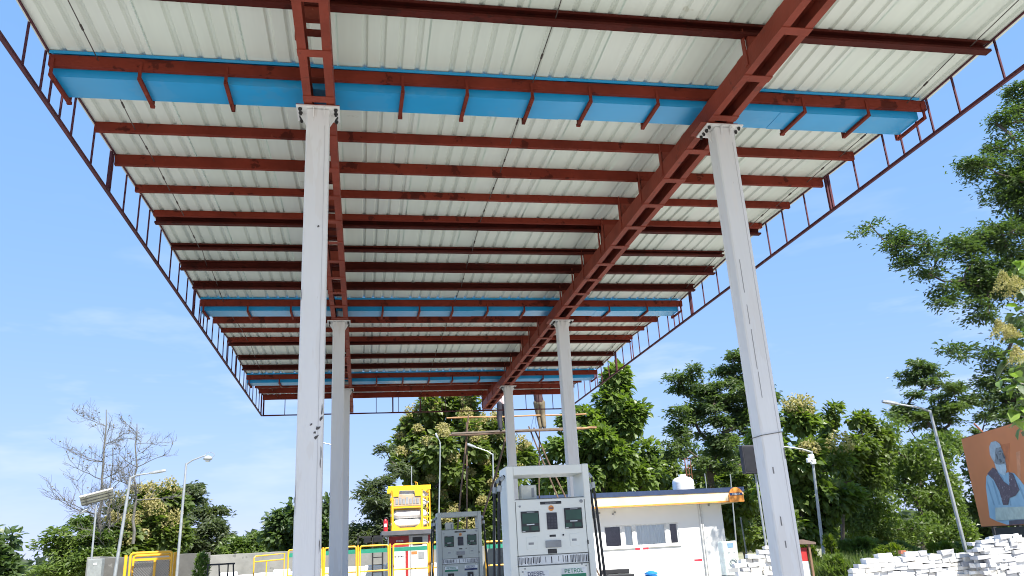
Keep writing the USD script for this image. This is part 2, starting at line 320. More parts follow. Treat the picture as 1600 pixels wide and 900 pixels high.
# columns
for gi, cx in enumerate((-.445, 3.758)):
    for ci, cy in enumerate(CY):
        if gi == 1 and ci == 0: lab = None
        col = None
        W, D = .215, .20
        m = MB(); m.box((cx - W / 2, cy - D / 2 - .01, 0.0), (cx + W / 2, cy + D / 2 - .01, 5.785), .012)
        col = obj('column', m, WHITE_COL, canopy, label={(0, 0): 'near left white column with chipped paint on its front', (1, 0): 'near right white column with a cable tied round it'}.get((gi, ci)))
        m = MB(); m.box((cx - .205, cy - .145, 5.786), (cx + .205, cy + .145, 5.8005)); obj('cap_plate', m, WHITE_COL, col)
        for sx in (-1, 1):
            m = MB(); m.extr([(0, 0), (.075, .135), (.075, .14), (0, .14)], (cx + sx * (W / 2 + .001), cy - .004, 5.645), (sx, 0, 0), (0, 0, 1), (0, 1, 0), .008); obj('gusset', m, WHITE_COL, col)
        for sx in (-.045, .055):
            m = MB(); m.extr([(0, 0), (.04, .1), (.04, .11), (0, .11)], (cx + sx, cy - D / 2 - .011, 5.675), (0, -1, 0), (0, 0, 1), (1, 0, 0), .007); obj('gusset', m, WHITE_COL, col)
        for sx in (-1, 1):
            for k in range(4):
                m = MB(); m.lathe([(0, -.034), (.013, -.034), (.013, -.02), (.019, -.02), (.019, -.003), (0, -.003)], (cx + sx * .168, cy - .108 + k * .072, 5.784), n=6); obj('bolt', m, BOLT, col)
        if ci == 0:    # weld seam and paint chips
            m = MB(); m.box((cx + W * .31, cy - D / 2 - .0125, .3), (cx + W * .325, cy - D / 2 - .0100, 5.6)); obj('weld_seam', m, look('weld_seam_paint', (.52, .5, .5)), col)
        if (gi, ci) == (0, 0):
            chips = [(2.47 + .02 * k, rng) for k in range(1)]
            for zc, xc, h, w in ((2.86, .098, .10, .012), (2.78, .09, .05, .03), (2.70, .065, .035, .05), (2.66, .04, .025, .035), (2.62, .055, .05, .04), (2.5, .098, .12, .012), (2.40, .094, .10, .01), (2.73, .01, .02, .02), (3.9, -.1, .12, .006), (2.1, -.101, .3, .005), (1.75, .1, .12, .007), (4.55, .03, .03, .02)):
                a = np.linspace(0, 2 * np.pi, 9)[:-1]; rr = rng.uniform(.35, 1.0, 8)
                poly = sg.Polygon([(xc + w * .6 * r * math.cos(t) + .2 * w * r * math.sin(t), zc + h * .6 * r * math.sin(t)) for r, t in zip(rr, a)]).intersection(sg.box(-W / 2 + .002, 0, W / 2 - .002, 6))
                if poly.is_empty or poly.geom_type != 'Polygon': continue
                m = MB(); m.extr(poly, (cx, cy - D / 2 - .0135, 0), (1, 0, 0), (0, 0, 1), (0, 1, 0), .003); obj('paint_chip', m, CHIP, col)
        if (gi, ci) == (1, 0):
            for zc, xc, h, w in ((4.1, -.06, .35, .004), (3.7, -.055, .2, .004), (3.35, -.05, .4, .004), (3.0, -.045, .25, .004), (2.2, -.05, .06, .012), (1.75, -.05, .08, .01), (1.55, -.04, .06, .01), (2.35, .09, .1, .01)):
                m = MB(); m.box((cx + xc, cy - D / 2 - .0125, zc - h / 2), (cx + xc + w, cy - D / 2 - .0098, zc + h / 2)); obj('paint_crack', m, look('grey_crack', (.20, .19, .19), .8), col)
            m = MB(); b = W / 2 + .008; d = D / 2 + .008; zc = 2.52
            m.tube([(cx - b, cy - .01 - d, zc), (cx + b, cy - .01 - d, zc + .03), (cx + b, cy - .01 + d, zc + .01), (cx - b, cy - .01 + d, zc), (cx - b, cy - .01 - d, zc)], .0035, 5); obj('cable_tie', m, look('grey_cable', (.10, .10, .10), .6), col)

# tie rods with turnbuckles under the sheets
for rx in (-2.46, 1.70, 5.98):
    ys_ = [p[0] for p in PUR] + GUT; ys_ = sorted(ys_)
    for a, b in zip(ys_[:-1], ys_[1:]):
        if b - a < .3: continue
        za, zb = roof_z(a) - .035, roof_z(b) - .085
        xa, xb = rx + rng.uniform(-.02, .02), rx + rng.uniform(-.02, .02)
        m = MB(); m.tube([(xa, a, za), (xb, b, zb)], .005, 5)
        f = rng.uniform(.45, .6); P = np.array([xa, a, za]); Q = np.array([xb, b, zb]); m.tube([P + (Q - P) * f, P + (Q - P) * (f + .07)], .011, 6)
        obj('tie_rod', m, ROD, canopy)

# fascia frame round the edge
def fascia(name, m, lab=None): return obj(name, m, REDF, canopy, label=lab)
posts = [3.50, 4.65, 5.27, 5.88, 6.50, 6.91, 7.14, 7.43, 7.76, 8.37, 9.62, 10.24, 10.77, 11.43, 12.11, 12.7, 13.35, 14.44, 14.62, 14.88, 15.22, 15.78, 16.44, 17.06, 17.55, 17.68, 18.28, 19.55, 20.2, 20.62, 20.85, 21.35, 21.95, 22.65, 23.3]
thick = [4.05, 9.0, 13.95, 18.88, 23.85]
for sx in (XL, XR):
    m = MB(); m.beam((sx, YF, ZB), (sx, YE, ZB), .034, .034); fascia('fascia_chord', m)
    m = MB()
    for (ya, za), (yb, zb) in zip(PROF[:-1], PROF[1:]): m.beam((sx + (.03 if sx < 0 else -.03), ya, za - .014), (sx + (.03 if sx < 0 else -.03), yb, zb - .014), .016, .016)
    fascia('fascia_chord', m)
    for yv in posts:
        yv = yv + rng.uniform(-.02, .02); m = MB(); m.beam((sx, yv, ZB + .021), (sx, yv, roof_z(yv) + .004), .018, .018, up=(0, 1, 0)); fascia('fascia_post', m)
    for yv in thick:
        for d in (-.034, .034):
            m = MB(); m.beam((sx, yv + d, ZB + .021), (sx, yv + d, roof_z(yv) + .004), .028, .028, up=(0, 1, 0)); fascia('fascia_post', m)
m = MB(); m.beam((XL + .021, YE, ZB), (XR - .021, YE, ZB), .034, .034); fascia('fascia_chord', m)
m = MB(); m.beam((XL + .021, YE, 6.35), (XR - .021, YE, 6.35), .03, .03); fascia('fascia_chord', m)
for xv in (-2.26, -1.64, -1.24, 0.38, 1.04, 2.35, 2.46, 2.99, 4.2, 4.95, 5.36, 5.8): 
    m = MB(); m.beam((xv, YE, ZB + .021), (xv, YE, 6.334), .018, .018, up=(0, 1, 0)); fascia('fascia_post', m)
for xv in (-2.86, .87, 1.69, 3.6, 6.22):
    m = MB(); m.beam((xv, YE, ZB + .021), (xv, YE, 6.334), .04, .035, up=(0, 1, 0)); fascia('fascia_post', m)
m = MB(); m.beam((XL + .021, YF, ZB), (XR - .021, YF, ZB), .034, .034); fascia('fascia_chord', m)
for xv in np.arange(-2.3, 6.1, .8):
    m = MB(); m.beam((xv, YF, ZB + .021), (xv, YF, 6.33), .018, .018, up=(0, 1, 0)); fascia('fascia_post', m)


# ---------------------------------------------------------------- lettering
def text_on(name, txt, h, p0, ex, ez, mat, parent, depth=.002, bold=True, centre=True):
    t = meshkit.text_mesh(txt, h, depth, bold); v = np.array(t.vertices)
    if centre: v[:, 0] -= (v[:, 0].min() + v[:, 0].max()) / 2
    ex, ez = np.asarray(ex, float), np.asarray(ez, float); nn = np.cross(ex, ez)
    return obj(name, MB().add(np.asarray(p0, float) + v[:, :1] * ex + v[:, 1:2] * ez + v[:, 2:3] * nn, t.faces), mat, parent)

def worn_print(name, n, h, w, p0, mat, parent):
    """A row of small print too worn to read, facing the viewer."""
    r = np.random.default_rng(n); m = MB(); x = -w / 2
    for k in range(n):
        cw = w / n * r.uniform(.5, .8); m.box((p0[0] + x, p0[1] - .001, p0[2] + h * r.uniform(0, .15)), (p0[0] + x + cw, p0[1], p0[2] + h * r.uniform(.8, 1))); x += w / n
    return obj(name, m, mat, parent)

# ---------------------------------------------------------------- fuel dispensers
DISP = look('dispenser_paint', (0.77, 0.78, 0.72), 0.38, 0.03, 2.0, 0.05, 12, spots=[((0.60, 0.61, 0.57), 0.78, 5.0)])
DISP2 = look('dispenser_paint_shaded', (0.50, 0.53, 0.49), 0.5, 0.05, 2.0, 0.05, 12, spots=[((0.30, 0.31, 0.29), 0.72, 5.0)])  # greyer copy of the dispenser paint; deeper shade put into the colour
BLACKP = look('black_plastic', (0.018, 0.018, 0.02), 0.35)
RUB = look('black_rubber_hose', (0.016, 0.015, 0.016), 0.5)
SCREEN = look('dark_green_display', (0.022, 0.075, 0.05), 0.25)
GREYP = look('grey_plastic', (0.30, 0.31, 0.32), 0.5)
INK = look('dark_ink', (0.03, 0.03, 0.045), 0.6)
PAPER = look('white_print', (0.78, 0.80, 0.80), 0.5)
GREEN = look('green_print', (0.02, 0.22, 0.12), 0.45)
NAVY = look('navy_print', (0.02, 0.035, 0.12), 0.45)
ORANGE = look('orange_print', (0.80, 0.30, 0.05), 0.5)
SEAM = look('panel_seam', (0.10, 0.105, 0.10), 0.8)

def dispenser(label, loc, left, right, paint, sticker):
    t = thing('fuel_dispenser', label, 'fuel dispenser', loc)
    W, D = .96, .46
    def P(u, v):
        l, r = 145 + .05 * (v - 80), 770 + .085 * (v - 80)
        return W * (u - l) / (r - l), 1.611 + (715 - v) / 659
    def plate(name, u0, v0, u1, v1, mat, parent=t, d=.006, y=-.001, c=.002, lab=None):
        a, b = P(u0, v0), P(u1, v1); x0, x1 = min(a[0], P(u0, v1)[0]), max(b[0], P(u1, v0)[0])
        x0 = (a[0] + P(u0, v1)[0]) / 2; x1 = (b[0] + P(u1, v0)[0]) / 2
        m = MB(); m.box((x0, y - d, b[1]), (x1, y, a[1]), c); return obj(name, m, mat, parent, label=lab)
    zt, zs = 2.537, 2.155
    m = MB(); m.box((0, 0, 0), (.085, D, zt), .008); obj('side_frame', m, paint, t)
    m = MB(); m.box((W - .075, 0, 0), (W, D, zt), .008); obj('side_frame', m, paint, t)
    m = MB(); m.box((.086, .002, 2.437), (W - .076, D - .002, zt - .003), .006); obj('top_beam', m, paint, t)
    m = MB(); m.box((.086, .012, 0.0), (W - .076, D - .012, zs)); bd = obj('body', m, paint, t)
    m = MB(); m.box((.086, .004, zs - .03), (W - .076, D - .004, zs + .012), .004); obj('shelf', m, paint, t)
    up = plate('upper_panel', 217, 352, 777, 738, paint, y=.011, d=.012)
    plate('name_plate', 405, 370, 566, 390, BLACKP, up, y=-.0012, d=.003)
    nx, nz = P(485, 386); worn_print('print', 14, .012, .12, (nx, -.0044, nz), GREYP, up)
    for (u, v, r, mt, nm) in ((718, 378, .019, GREYP, 'round_badge'), (252, 397, .011, GREYP, 'lock'), (580, 610, .010, BLACKP, 'knob')):
        px_, pz = P(u, v); m = MB(); m.lathe([(0, -.006), (r, -.006), (r, .006), (r * .8, .008), (0, .008)], n=14, axis=1); vv, ff = m.mesh()
        vv[:, 1] *= -1; obj(nm, (vv + [px_, -.004, pz], ff[:, ::-1]), mt, up)
    px_, pz = P(488, 418); m = MB(); m.lathe([(0, -.001), (.031, -.001), (.031, .004), (0, .004)], n=20, axis=1); vv, ff = m.mesh(); vv[:, 1] *= -1; em = obj('emblem', (vv + [px_, -.003, pz], ff[:, ::-1]), ORANGE, up)
    m = MB(); m.box((px_ - .022, -.0085, pz - .006), (px_ + .022, -.0071, pz + .006)); obj('emblem_band', m, NAVY, up)
    for (u0, v0, u1, v1) in ((262, 434, 398, 580), (590, 423, 726, 569)):
        dp = plate('display', u0, v0, u1, v1, BLACKP, up, y=-.001, d=.012, c=.004)
        w = u1 - u0; h = v1 - v0
        plate('screen', u0 + 8, v0 + 14, u1 - 8, v0 + h * .58, SCREEN, dp, y=-.0132, d=.002, c=0)
        plate('screen', u0 + 8, v0 + h * .72, u0 + w * .42, v0 + h * .92, SCREEN, dp, y=-.0132, d=.002, c=0)
        plate('screen', u0 + w * .55, v0 + h * .72, u1 - 8, v0 + h * .92, SCREEN, dp, y=-.0132, d=.002, c=0)
        plate('caption', u0 + w * .3, v0 + 4, u0 + w * .72, v0 + 10, GREYP, dp, y=-.0132, d=.0015, c=0)
        plate('caption', u0 + w * .3, v0 + h * .61, u0 + w * .72, v0 + h * .66, PAPER, dp, y=-.0132, d=.0015, c=0)
        plate('caption', u0 + w * .06, v0 + h * .94, u0 + w * .22, v0 + h * .975, PAPER, dp, y=-.0132, d=.0015, c=0)
    kp = plate('keypad', 456, 450, 534, 567, look('dark_keypad', (.035, .035, .05), .5), up, y=-.001, d=.012, c=.003)
    for i in range(4):
        for j in range(3): plate('key', 463 + j * 23, 482 + i * 20, 481 + j * 23, 497 + i * 20, look('keypad_key', (.06, .06, .075), .5), kp, y=-.0132, d=.003, c=.001)
    plate('small_label', 476, 605, 524, 620, BLACKP, up, y=-.001, d=.002, c=0)
    for (u0, v0, u1, v1) in ((303, 613, 380, 700), (632, 602, 706, 690)):
        q = plate('access_cover', u0, v0, u1, v1, paint, up, y=-.001, d=.005, c=.002)
        plate('cover_label', u0 + 14, v0 + 38, u1 - 24, v0 + 54, GREYP, q, y=-.0062, d=.001, c=0)
    pr = plate('receipt_printer', 445, 645, 563, 694, GREYP, up, y=-.001, d=.02, c=.004)
    plate('printer_slot', 463, 703, 531, 735, BLACKP, up, y=-.001, d=.006, c=.002)
    plate('latch', 764, 655, 775, 683, BLACKP, up, y=-.001, d=.008, c=.002)
    st = plate('barcode_strip', 233, 744, 780, 806, PAPER, y=.011, d=.008, c=0)
    u = 236
    r2 = np.random.default_rng(5)
    while u < 772:
        w = float(r2.choice([3, 4, 5, 7])); dense = u < 385 or u > 630
        if dense or r2.random() < .45:
            plate('bar', u, 750 + r2.uniform(0, 6), u + w, 802 - (0 if u > 630 else r2.uniform(0, 14)), INK, st, y=.0028, d=.001, c=0)
        u += w + float(r2.choice([4, 5, 6, 8]))
    lo = plate('lower_panel', 236, 814, 790, 1560, paint, y=.011, d=.012)
    for (u, v) in ((290, 828), (272, 848), (722, 802 + 16), (755, 822 + 8)):
        px_, pz = P(u, v); m = MB(); m.lathe([(0, -.002), (.009, -.002), (.009, .005), (0, .006)], n=8, axis=1); vv, ff = m.mesh(); vv[:, 1] *= -1; obj('screw', (vv + [px_, -.003, pz], ff[:, ::-1]), GREYP, lo)
    for (txt, mt), (u0, v0, u1, v1) in zip((left, right), ((280, 846, 470, 886), (566, 840, 755, 880))):
        q = plate('product_label', u0, v0, u1, v1, PAPER, lo, y=-.001, d=.003, c=0)
        plate('label_stripe', u0, v1, u1, v1 + 26, mt, lo, y=-.001, d=.003, c=0)
        nx, nz = P((u0 + u1) / 2, v1 - 8); text_on('lettering', txt, .040, (nx, -.0044, nz), (1, 0, 0), (0, 0, 1), NAVY if mt is NAVY else GREEN, q, .001)
        hx, hz = P(u0 + 62, v1 + 52); hx2, hz2 = P(u1 - 42, v1 + 190)
        hol = plate('nozzle_recess', u0 + 50, v1 + 48, u1 - 52, v1 + 230, BLACKP, lo, y=-.001, d=.014, c=.004)
        m = MB(); a = P((u0 + u1) / 2, v1 + 80); m.tube([(a[0], -.04, a[1]), (a[0], -.055, a[1] - .06), (a[0], -.05, a[1] - .18)], [.012, .02, .016], 8); obj('nozzle', m, GREYP, hol)
    if sticker: plate('sticker', 490, 985, 560, 1100, PAPER, lo, y=-.001, d=.002, c=0)
    # seams of the panels
    for (a, b) in (((86, 2.135), None),):
        m = MB(); m.box((.0855, -.0022, .2), (.0925, .003, 2.145)); obj('panel_gap', m, SEAM, t)
        m = MB(); m.box((W - .0825, -.0022, .2), (W - .0755, .003, 2.145)); obj('panel_gap', m, SEAM, t)
        for v in (347, 740, 811):
            zc = P(400, v)[1]; m = MB(); m.box((.093, -.0026, zc - .003), (W - .083, .003, zc + .003)); obj('panel_gap', m, SEAM, t)
    m = MB(); m.box((.30 - .12, .10, zs + .013), (.30 + .06, .24, zs + .175), .006); bx = obj('junction_box', m, look('cream_box', (.62, .63, .56), .5), t)
    m = MB(); m.box((.30 + .0, .094, zs + .04), (.30 + .03, .099, zs + .14)); obj('slot', m, GREYP, bx)
    # hoses hang down both sides from fittings at the top
    for k, (sx, y) in enumerate(((-1, .08), (-1, .30), (1, .10), (1, .32))):
        x0 = 0 if sx < 0 else W
        o = .055 + .02 * (k % 2)
        pts = [(x0 + sx * .005, y, 2.44), (x0 + sx * o, y, 2.40), (x0 + sx * (o + .02), y, 2.25), (x0 + sx * (o + .035), y, 2.0), (x0 + sx * (o + .05), y, 1.6), (x0 + sx * (o + .07), y, 1.1), (x0 + sx * (o + .06), y, .7), (x0 + sx * .05, y, .45), (x0 + sx * .02, y - .02, .6)]
        pts = np.array(pts); tt = np.linspace(0, len(pts) - 1, 40); sp = np.stack([np.interp(tt, range(len(pts)), pts[:, i]) for i in range(3)], 1)
        for _ in range(3): sp[1:-1] = (sp[:-2] + sp[1:-1] * 2 + sp[2:]) / 4
        m = MB(); m.tube(sp, .0155, 8); hs = obj('hose', m, RUB, t)
        m = MB(); m.tube([sp[1], sp[5]], [.024, .021], 8); m.tube([sp[7], sp[9]], [.026, .024], 8); obj('hose_fitting', m, look('grey_metal_fitting', (.42, .44, .44), .4, metallic=.5), hs)
    return t

dispenser('large pale fuel dispenser with a DIESEL label at left and PETROL at right', (1.575, 9.0, 0), ('DIESEL', NAVY), ('PETROL', GREEN), DISP, False)
dispenser('smaller looking grey fuel dispenser farther back, behind the large pale one', (1.59, 18.0, 0), ('PETROL', GREEN), ('DIESEL', NAVY), DISP2, True)

# ---------------------------------------------------------------- white office
WALLW = look('white_plaster', (0.80, 0.80, 0.79), 0.8, 0.02, 1.0, 0.15, 12, spots=[((0.62, 0.60, 0.56), 0.76, 1.6)])
office = thing('office_building', 'low white office with cream and orange roof band, dark blue roof edge and curtained window', 'building')
bx0, bx1, by, bd = 6.45, 13.88, 30.55, 5.2
wx = [(8.98, 9.78), (10.0, 12.02)]
wz0, wz1 = 1.62, 2.42
m = MB()
xs = [bx0, 9.02, 12.0, bx1]
m.box((bx0, by, 0), (9.02, by + .25, 3.06)); m.box((12.0, by, 0), (bx1, by + .25, 3.06)); m.box((9.02, by, 0), (12.0, by + .25, wz0)); m.box((9.02, by, wz1), (12.0, by + .25, 3.06))
m.box((bx0, by + .25, 0), (bx0 + .25, by + bd, 3.06)); m.box((bx1 - .25, by + .25, 0), (bx1, by + bd, 3.06)); m.box((bx0 + .25, by + bd - .25, 0), (bx1 - .25, by + bd, 3.06))
wall = obj('wall', m, WALLW, office)
BAND = look('cream_band', (0.82, 0.68, 0.46), 0.5, 0.05, 1.0, color2=(0.80, 0.60, 0.34), spots=[((0.80, 0.47, 0.16), 0.66, 1.4)])
m = MB(); m.box((6.1, by - .64, 3.062), (14.58, by + bd + .3, 3.43)); rf = obj('roof_band', m, BAND, office)
m = MB(); m.box((6.1, by - .643, 3.05), (14.1, by - .61, 3.105)); obj('orange_edge', m, ORANGE, rf)
m = MB(); m.box((6.05, by - .67, 3.432), (14.62, by + bd + .33, 3.60)); obj('roof_edge', m, look('dark_blue_edge', (0.02, 0.04, 0.10), 0.5), rf)
k = np.linspace(0, math.pi, 18)
poly = [(-.30, 0), (.30, 0), (.30, .28)] + [(.27 * math.cos(a), .30 + .25 * math.sin(a)) for a in k] + [(-.30, .28)]
m = MB(); m.extr(sg.Polygon(poly).buffer(0), (14.24, by - .65, 3.04), (1, 0, 0), (0, 0, 1), (0, -1, 0), .06); lg = obj('logo_sign', m, ORANGE, office)
m = MB(); m.box((13.98, by - .722, 3.29), (14.50, by - .7115, 3.385)); lb = obj('logo_band', m, NAVY, lg)
text_on('lettering', 'IndianOil', .055, (14.24, by - .723, 3.312), (1, 0, 0), (0, 0, 1), PAPER, lg, .002)
FR = look('white_window_frame', (.74, .74, .72), .45)
GL = usdkit.material(stage, '/World/Looks/window_glass', {'f': ('fresnel', {'IOR': 1.5}), 't': ('transparent_bsdf', {'color': (.96, .98, .98)}), 'g': ('glossy_bsdf', {'roughness': .03, 'color': (1, 1, 1)}), 'm': ('mix_closure', {})},
                     [('f.fac', 'm.fac'), ('t.BSDF', 'm.closure1'), ('g.BSDF', 'm.closure2')], surface='m.closure')
CURT = look('pale_curtain', (.84, .85, .84), .9, .06, 1.5, stretch=(14, 1, .5))
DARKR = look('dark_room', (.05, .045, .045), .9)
lights = [(9.02, 9.72, 'dark'), (9.80, 10.18, 'curtain'), (10.26, 11.50, 'curtain'), (11.62, 12.0, 'dark')]
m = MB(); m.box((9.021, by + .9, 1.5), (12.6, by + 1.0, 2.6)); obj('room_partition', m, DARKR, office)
for (a, b, kd) in lights:
    m = MB()
    for (p, q) in (((a, wz0), (a + .05, wz1)), ((b - .05, wz0), (b, wz1)), ((a + .05, wz0), (b - .05, wz0 + .05)), ((a + .05, wz1 - .05), (b - .05, wz1))):
        m.box((p[0], by + .04, p[1]), (q[0], by + .10, q[1]))
    w = obj('window', m, FR, office)
    m = MB(); m.box((a + .05, by + .065, wz0 + .05), (b - .05, by + .071, wz1 - .05)); obj('pane', m, GL, w)
    if kd == 'curtain':
        xx = np.linspace(a + .04, b - .04, 60); yy = by + .11 + .02 * np.sin(xx * 42 + np.sin(xx * 9)); hem = wz0 + .03 + .03 * np.abs(np.sin(xx * 13))
        v = np.vstack([np.stack([xx, yy, hem], 1), np.stack([xx, yy, np.full(60, wz1 - .02)], 1)]); i = np.arange(59)
        obj('curtain', MB().add(v, np.stack([i, i + 1, i + 61, i + 60], 1)), CURT, w)
m = MB(); m.box((9.72, by + .02, wz0), (9.80, by + .12, wz1)); m.box((10.18, by + .02, wz0), (10.26, by + .12, wz1)); m.box((11.50, by + .02, wz0), (11.62, by + .12, wz1)); obj('mullion', m, FR, office)
m = MB(); m.box((8.95, by - .06, wz0 - .06), (12.06, by - .001, wz0 - .002)); obj('window_sill', m, FR, office)
for xx in (12.92, 13.0):
    m = MB(); m.tube([(xx, by - .06, 3.05), (xx, by - .06, .2)], .03, 8); obj('drain_pipe', m, FR, office)
m = MB(); m.box((8.58, by - .14, 2.72), (8.74, by - .002, 2.98), .01); obj('speaker_box', m, GREYP, office)
for xx, zz in ((8.88, 2.9), (9.42, 2.84), (9.50, 2.90), (13.35, 3.0)):
    m = MB(); m.lathe([(0, 0), (.035, 0), (.035, .07), (0, .08)], n=10, axis=1); vv, ff = m.mesh(); vv[:, 1] *= -1; obj('camera_fitting', (vv + [xx, by - .002, zz], ff[:, ::-1]), GREYP, office)
TANKW = look('white_tank_plastic', (.80, .80, .80), .5)
prof = [(0, 0), (.42, 0), (.44, .04)] + [(.44 + .012 * (i % 2), .06 + .045 * i) for i in range(9)] + [(.42, .47), (.33, .55), (.16, .60), (.15, .63), (0, .64)]
tk = thing('water_tank', 'white ribbed water tank standing on the office roof', 'water tank', (13.40, 33.0, 3.66))
prof = [(a * 1.02, b * 1.12) for a, b in prof]
obj('tank_body', MB().lathe(prof, n=24), TANKW, tk, smooth=40)
obj('lid', MB().lathe([(0, .70), (.17, .70), (.17, .76), (0, .78)], n=18), TANKW, tk)
RUST = look('rusty_bar', (.28, .10, .05), .8, .2, 8.0)
for k, (dx, dy, h) in enumerate(((0, 0, 1.6), (.12, .02, 1.68), (.22, 0, 1.5), (.05, .2, 1.62), (.19, .2, 1.45))):
    m = MB(); m.tube([(14.05 + dx, 34.0 + dy, 3.6), (14.03 + dx * 1.1, 34.0 + dy, 3.6 + h)], .014, 6); obj('column_bar', m, RUST, office)
m = MB()
for zz in (3.85, 4.2, 4.5, 4.8): m.tube([(14.04, 33.98, zz), (14.28, 33.98, zz), (14.28, 34.22, zz), (14.04, 34.22, zz), (14.04, 33.98, zz)], .008, 5)
obj('stirrup', m, RUST, office)

# ---------------------------------------------------------------- street lamps and poles
LAMPH = look('lamp_head_grey', (.45, .47, .48), .4, metallic=.3)
LENS = look('lamp_lens', (.8, .82, .85), .15)
SOLAR = look('solar_panel_back', (.62, .62, .60), .5)
def at_ground(px, py, Y): p = at(px, py, Y); return np.array([p[0], p[1], 0.0])
def lamp(label, px, ptop, Y, r, arm_px, arm_dY=0.0, head=(.55, .2), name='street_lamp', cat='street lamp', group=None, lens=True, base_px=None):
    top = at(*ptop, Y); base = at(px[0], px[1], Y); dirv = (top - base); base = top - dirv * (top[2] / dirv[2])
    r *= .78; t = thing(name, label, cat, tuple(base), group=group); o = base
    top = top - o
    m = MB(); m.tube([(0, 0, 0), top * .5, top], [r, r * .85, r * .7], 10); obj('pole', m, STEEL, t)
    m = MB(); m.lathe([(0, 0), (r * 2.4, 0), (r * 2.4, .03), (r * 1.3, .06), (r * 1.3, .25), (0, .25)], n=12); obj('base_flange', m, STEEL, t)
    if arm_px:
        tip = at(arm_px[0], arm_px[1], Y + arm_dY) - o; d = (tip - top); L = np.linalg.norm(d); d /= L
        st = top + d * 0
        m = MB(); m.tube([top - (0, 0, .04), top + d * L * .3 + (0, 0, .02), tip], [r * .6, r * .5, r * .45], 8); ar = obj('arm', m, STEEL, t)
        if head:
            s = np.cross(d, (0, 0, 1)); s /= np.linalg.norm(s); uu = np.cross(s, d)
            hl, hw = head; outl = [(0, -.3), (.25, -.5), (.8, -.5), (1, -.25), (1, .25), (.8, .5), (.25, .5), (0, .3)]
            mm = MB(); mm.extr([(a * hl, b * hw) for a, b in outl], tip - d * .05 - uu * .03, d, s, uu, .07); hd = obj('lamp_head', mm, LAMPH, t)
            mm = MB(); mm.extr([(a * hl * .6 + hl * .25, b * hw * .7) for a, b in outl], tip - d * .05 - uu * .046, d, s, uu, .012); obj('lens', mm, LENS, hd)
    return t, o, top

# solar lamp, far left
t, o, top = lamp('solar street lamp at far left with a tilted panel and grey box on its pole', (141, 895), (151, 785), 33, .055, (136, 795), 0, (.35, .16))
c = at(152, 778, 33) - o
d = np.array([.93, .25, .26]); d /= np.linalg.norm(d); s_ = np.cross(d, (0, .35, 1)); s_ /= np.linalg.norm(s_); n_ = np.cross(d, s_); n_ = n_ if n_[2] > 0 else -n_
m = MB(); m.beam(c - d * .56 + n_ * .05, c + d * .56 + n_ * .05, .8, .035, up=n_); pn = obj('solar_panel', m, SOLAR, t)
m = MB()
for w in (-.38, -.13, .13, .38): m.beam(c - d * .54 + s_ * w + n_ * .02, c + d * .54 + s_ * w + n_ * .02, .03, .03, up=n_)
for w in (-.38, .38): m.beam(c + d * w - s_ * .4 - n_ * .012, c + d * w + s_ * .4 - n_ * .012, .03, .03, up=n_)
obj('panel_rail', m, look('grey_rail', (.25, .24, .23), .6), pn)
b = at(151, 885, 33) - o; m = MB(); m.box(b + (-.27, -.2, -.5), b + (.22, .15, .26), .02); bxp = obj('battery_box', m, look('pale_grey_box', (.26, .28, .28), .5), t)
m = MB(); m.box(b + (-.06, -.212, .06), b + (.06, -.201, .12)); obj('box_label', m, PAPER, bxp)
lamp('leaning street lamp at left with a flat dark head over the flowering tree', (180, 895), (204, 745), 32, .085, (237, 739), 0, (.55, .24))
t, o, top = lamp('tallest street lamp at left, beside the yellow cage, with a hooked round lamp', (276, 898), (291, 724), 32, .075, (322, 711), 0, None)
c = at(325, 712, 32) - o; m = MB(); m.lathe([(0, 0), (.12, -.02), (.17, -.1), (.16, -.14), (.10, -.17), (0, -.18)], c, n=16); hd = obj('lamp_head', m, LAMPH, t); m = MB(); m.lathe([(0, -.181), (.10, -.175), (.09, -.22), (0, -.24)], c, n=14); obj('lens', m, LENS, hd)
a = np.linspace(0, 2 * np.pi, 16); m = MB(); m.tube(np.stack([c[0] + .17 * np.cos(a) + .06, np.full(16, c[1]), c[2] + .02 + .10 * np.sin(a)], 1), .012, 5, caps=False); obj('hook', m, STEEL, hd)
lamp('small distant street lamp above the concrete wall behind the yellow cage', (238, 866), (240, 840), 62, .07, (268, 833), 0, (.5, .2))
lamp('street lamp whose arm shows between the two left columns', (524, 850), (524, 697), 40, .07, (496, 690), 0, (.5, .2))
lamp('thin tall lamp pole above the yellow cylinder frame and the far dispenser', (686, 800), (688, 692), 40, .055, (684, 684), 0, (.3, .14))
lamp('street lamp behind the large dispenser with its arm pointing left', (774, 880), (770, 709), 34, .06, (741, 698), 0, (.4, .2))
lamp('bare thin pole above the yellow cylinder frame', (643, 765), (643, 729), 42, .05, None, name='pole', cat='pole')
t, o, top = lamp('street lamp among the right trees with white floodlights under its arm', (1285, 850), (1268, 705), 29, .085, (1218, 697), 0, (.5, .2))
for k, (dx, dz) in enumerate(((-.12, -.22), (-.22, -.36), (-.08, -.42))):
    c = top + np.array([dx, -.12, dz]); m = MB(); m.box(c + (-.13, -.06, -.09), c + (.10, .04, .09), .02); fl = obj('floodlight', m, PAPER, t); m = MB(); m.box(c + (-.11, -.072, -.07), c + (.08, -.061, .07)); obj('lens', m, LENS, fl)
lamp('leaning steel street lamp at right, left of the orange billboard', (1505, 845), (1453, 641), 24, .085, (1400, 631), 0, (.55, .22))
lamp('tall thin pole just behind the right end of the office', (1152, 868), (1141, 741), 38, .05, None, name='pole', cat='pole')
lamp('short white pole right of the office end', (1166, 862), (1157, 808), 33, .05, None, name='pole', cat='pole')
lamp('short pale pole on the office roof line right of the rusty bars', (1104, 762), (1101, 740), 35, .035, None, name='pole', cat='pole')
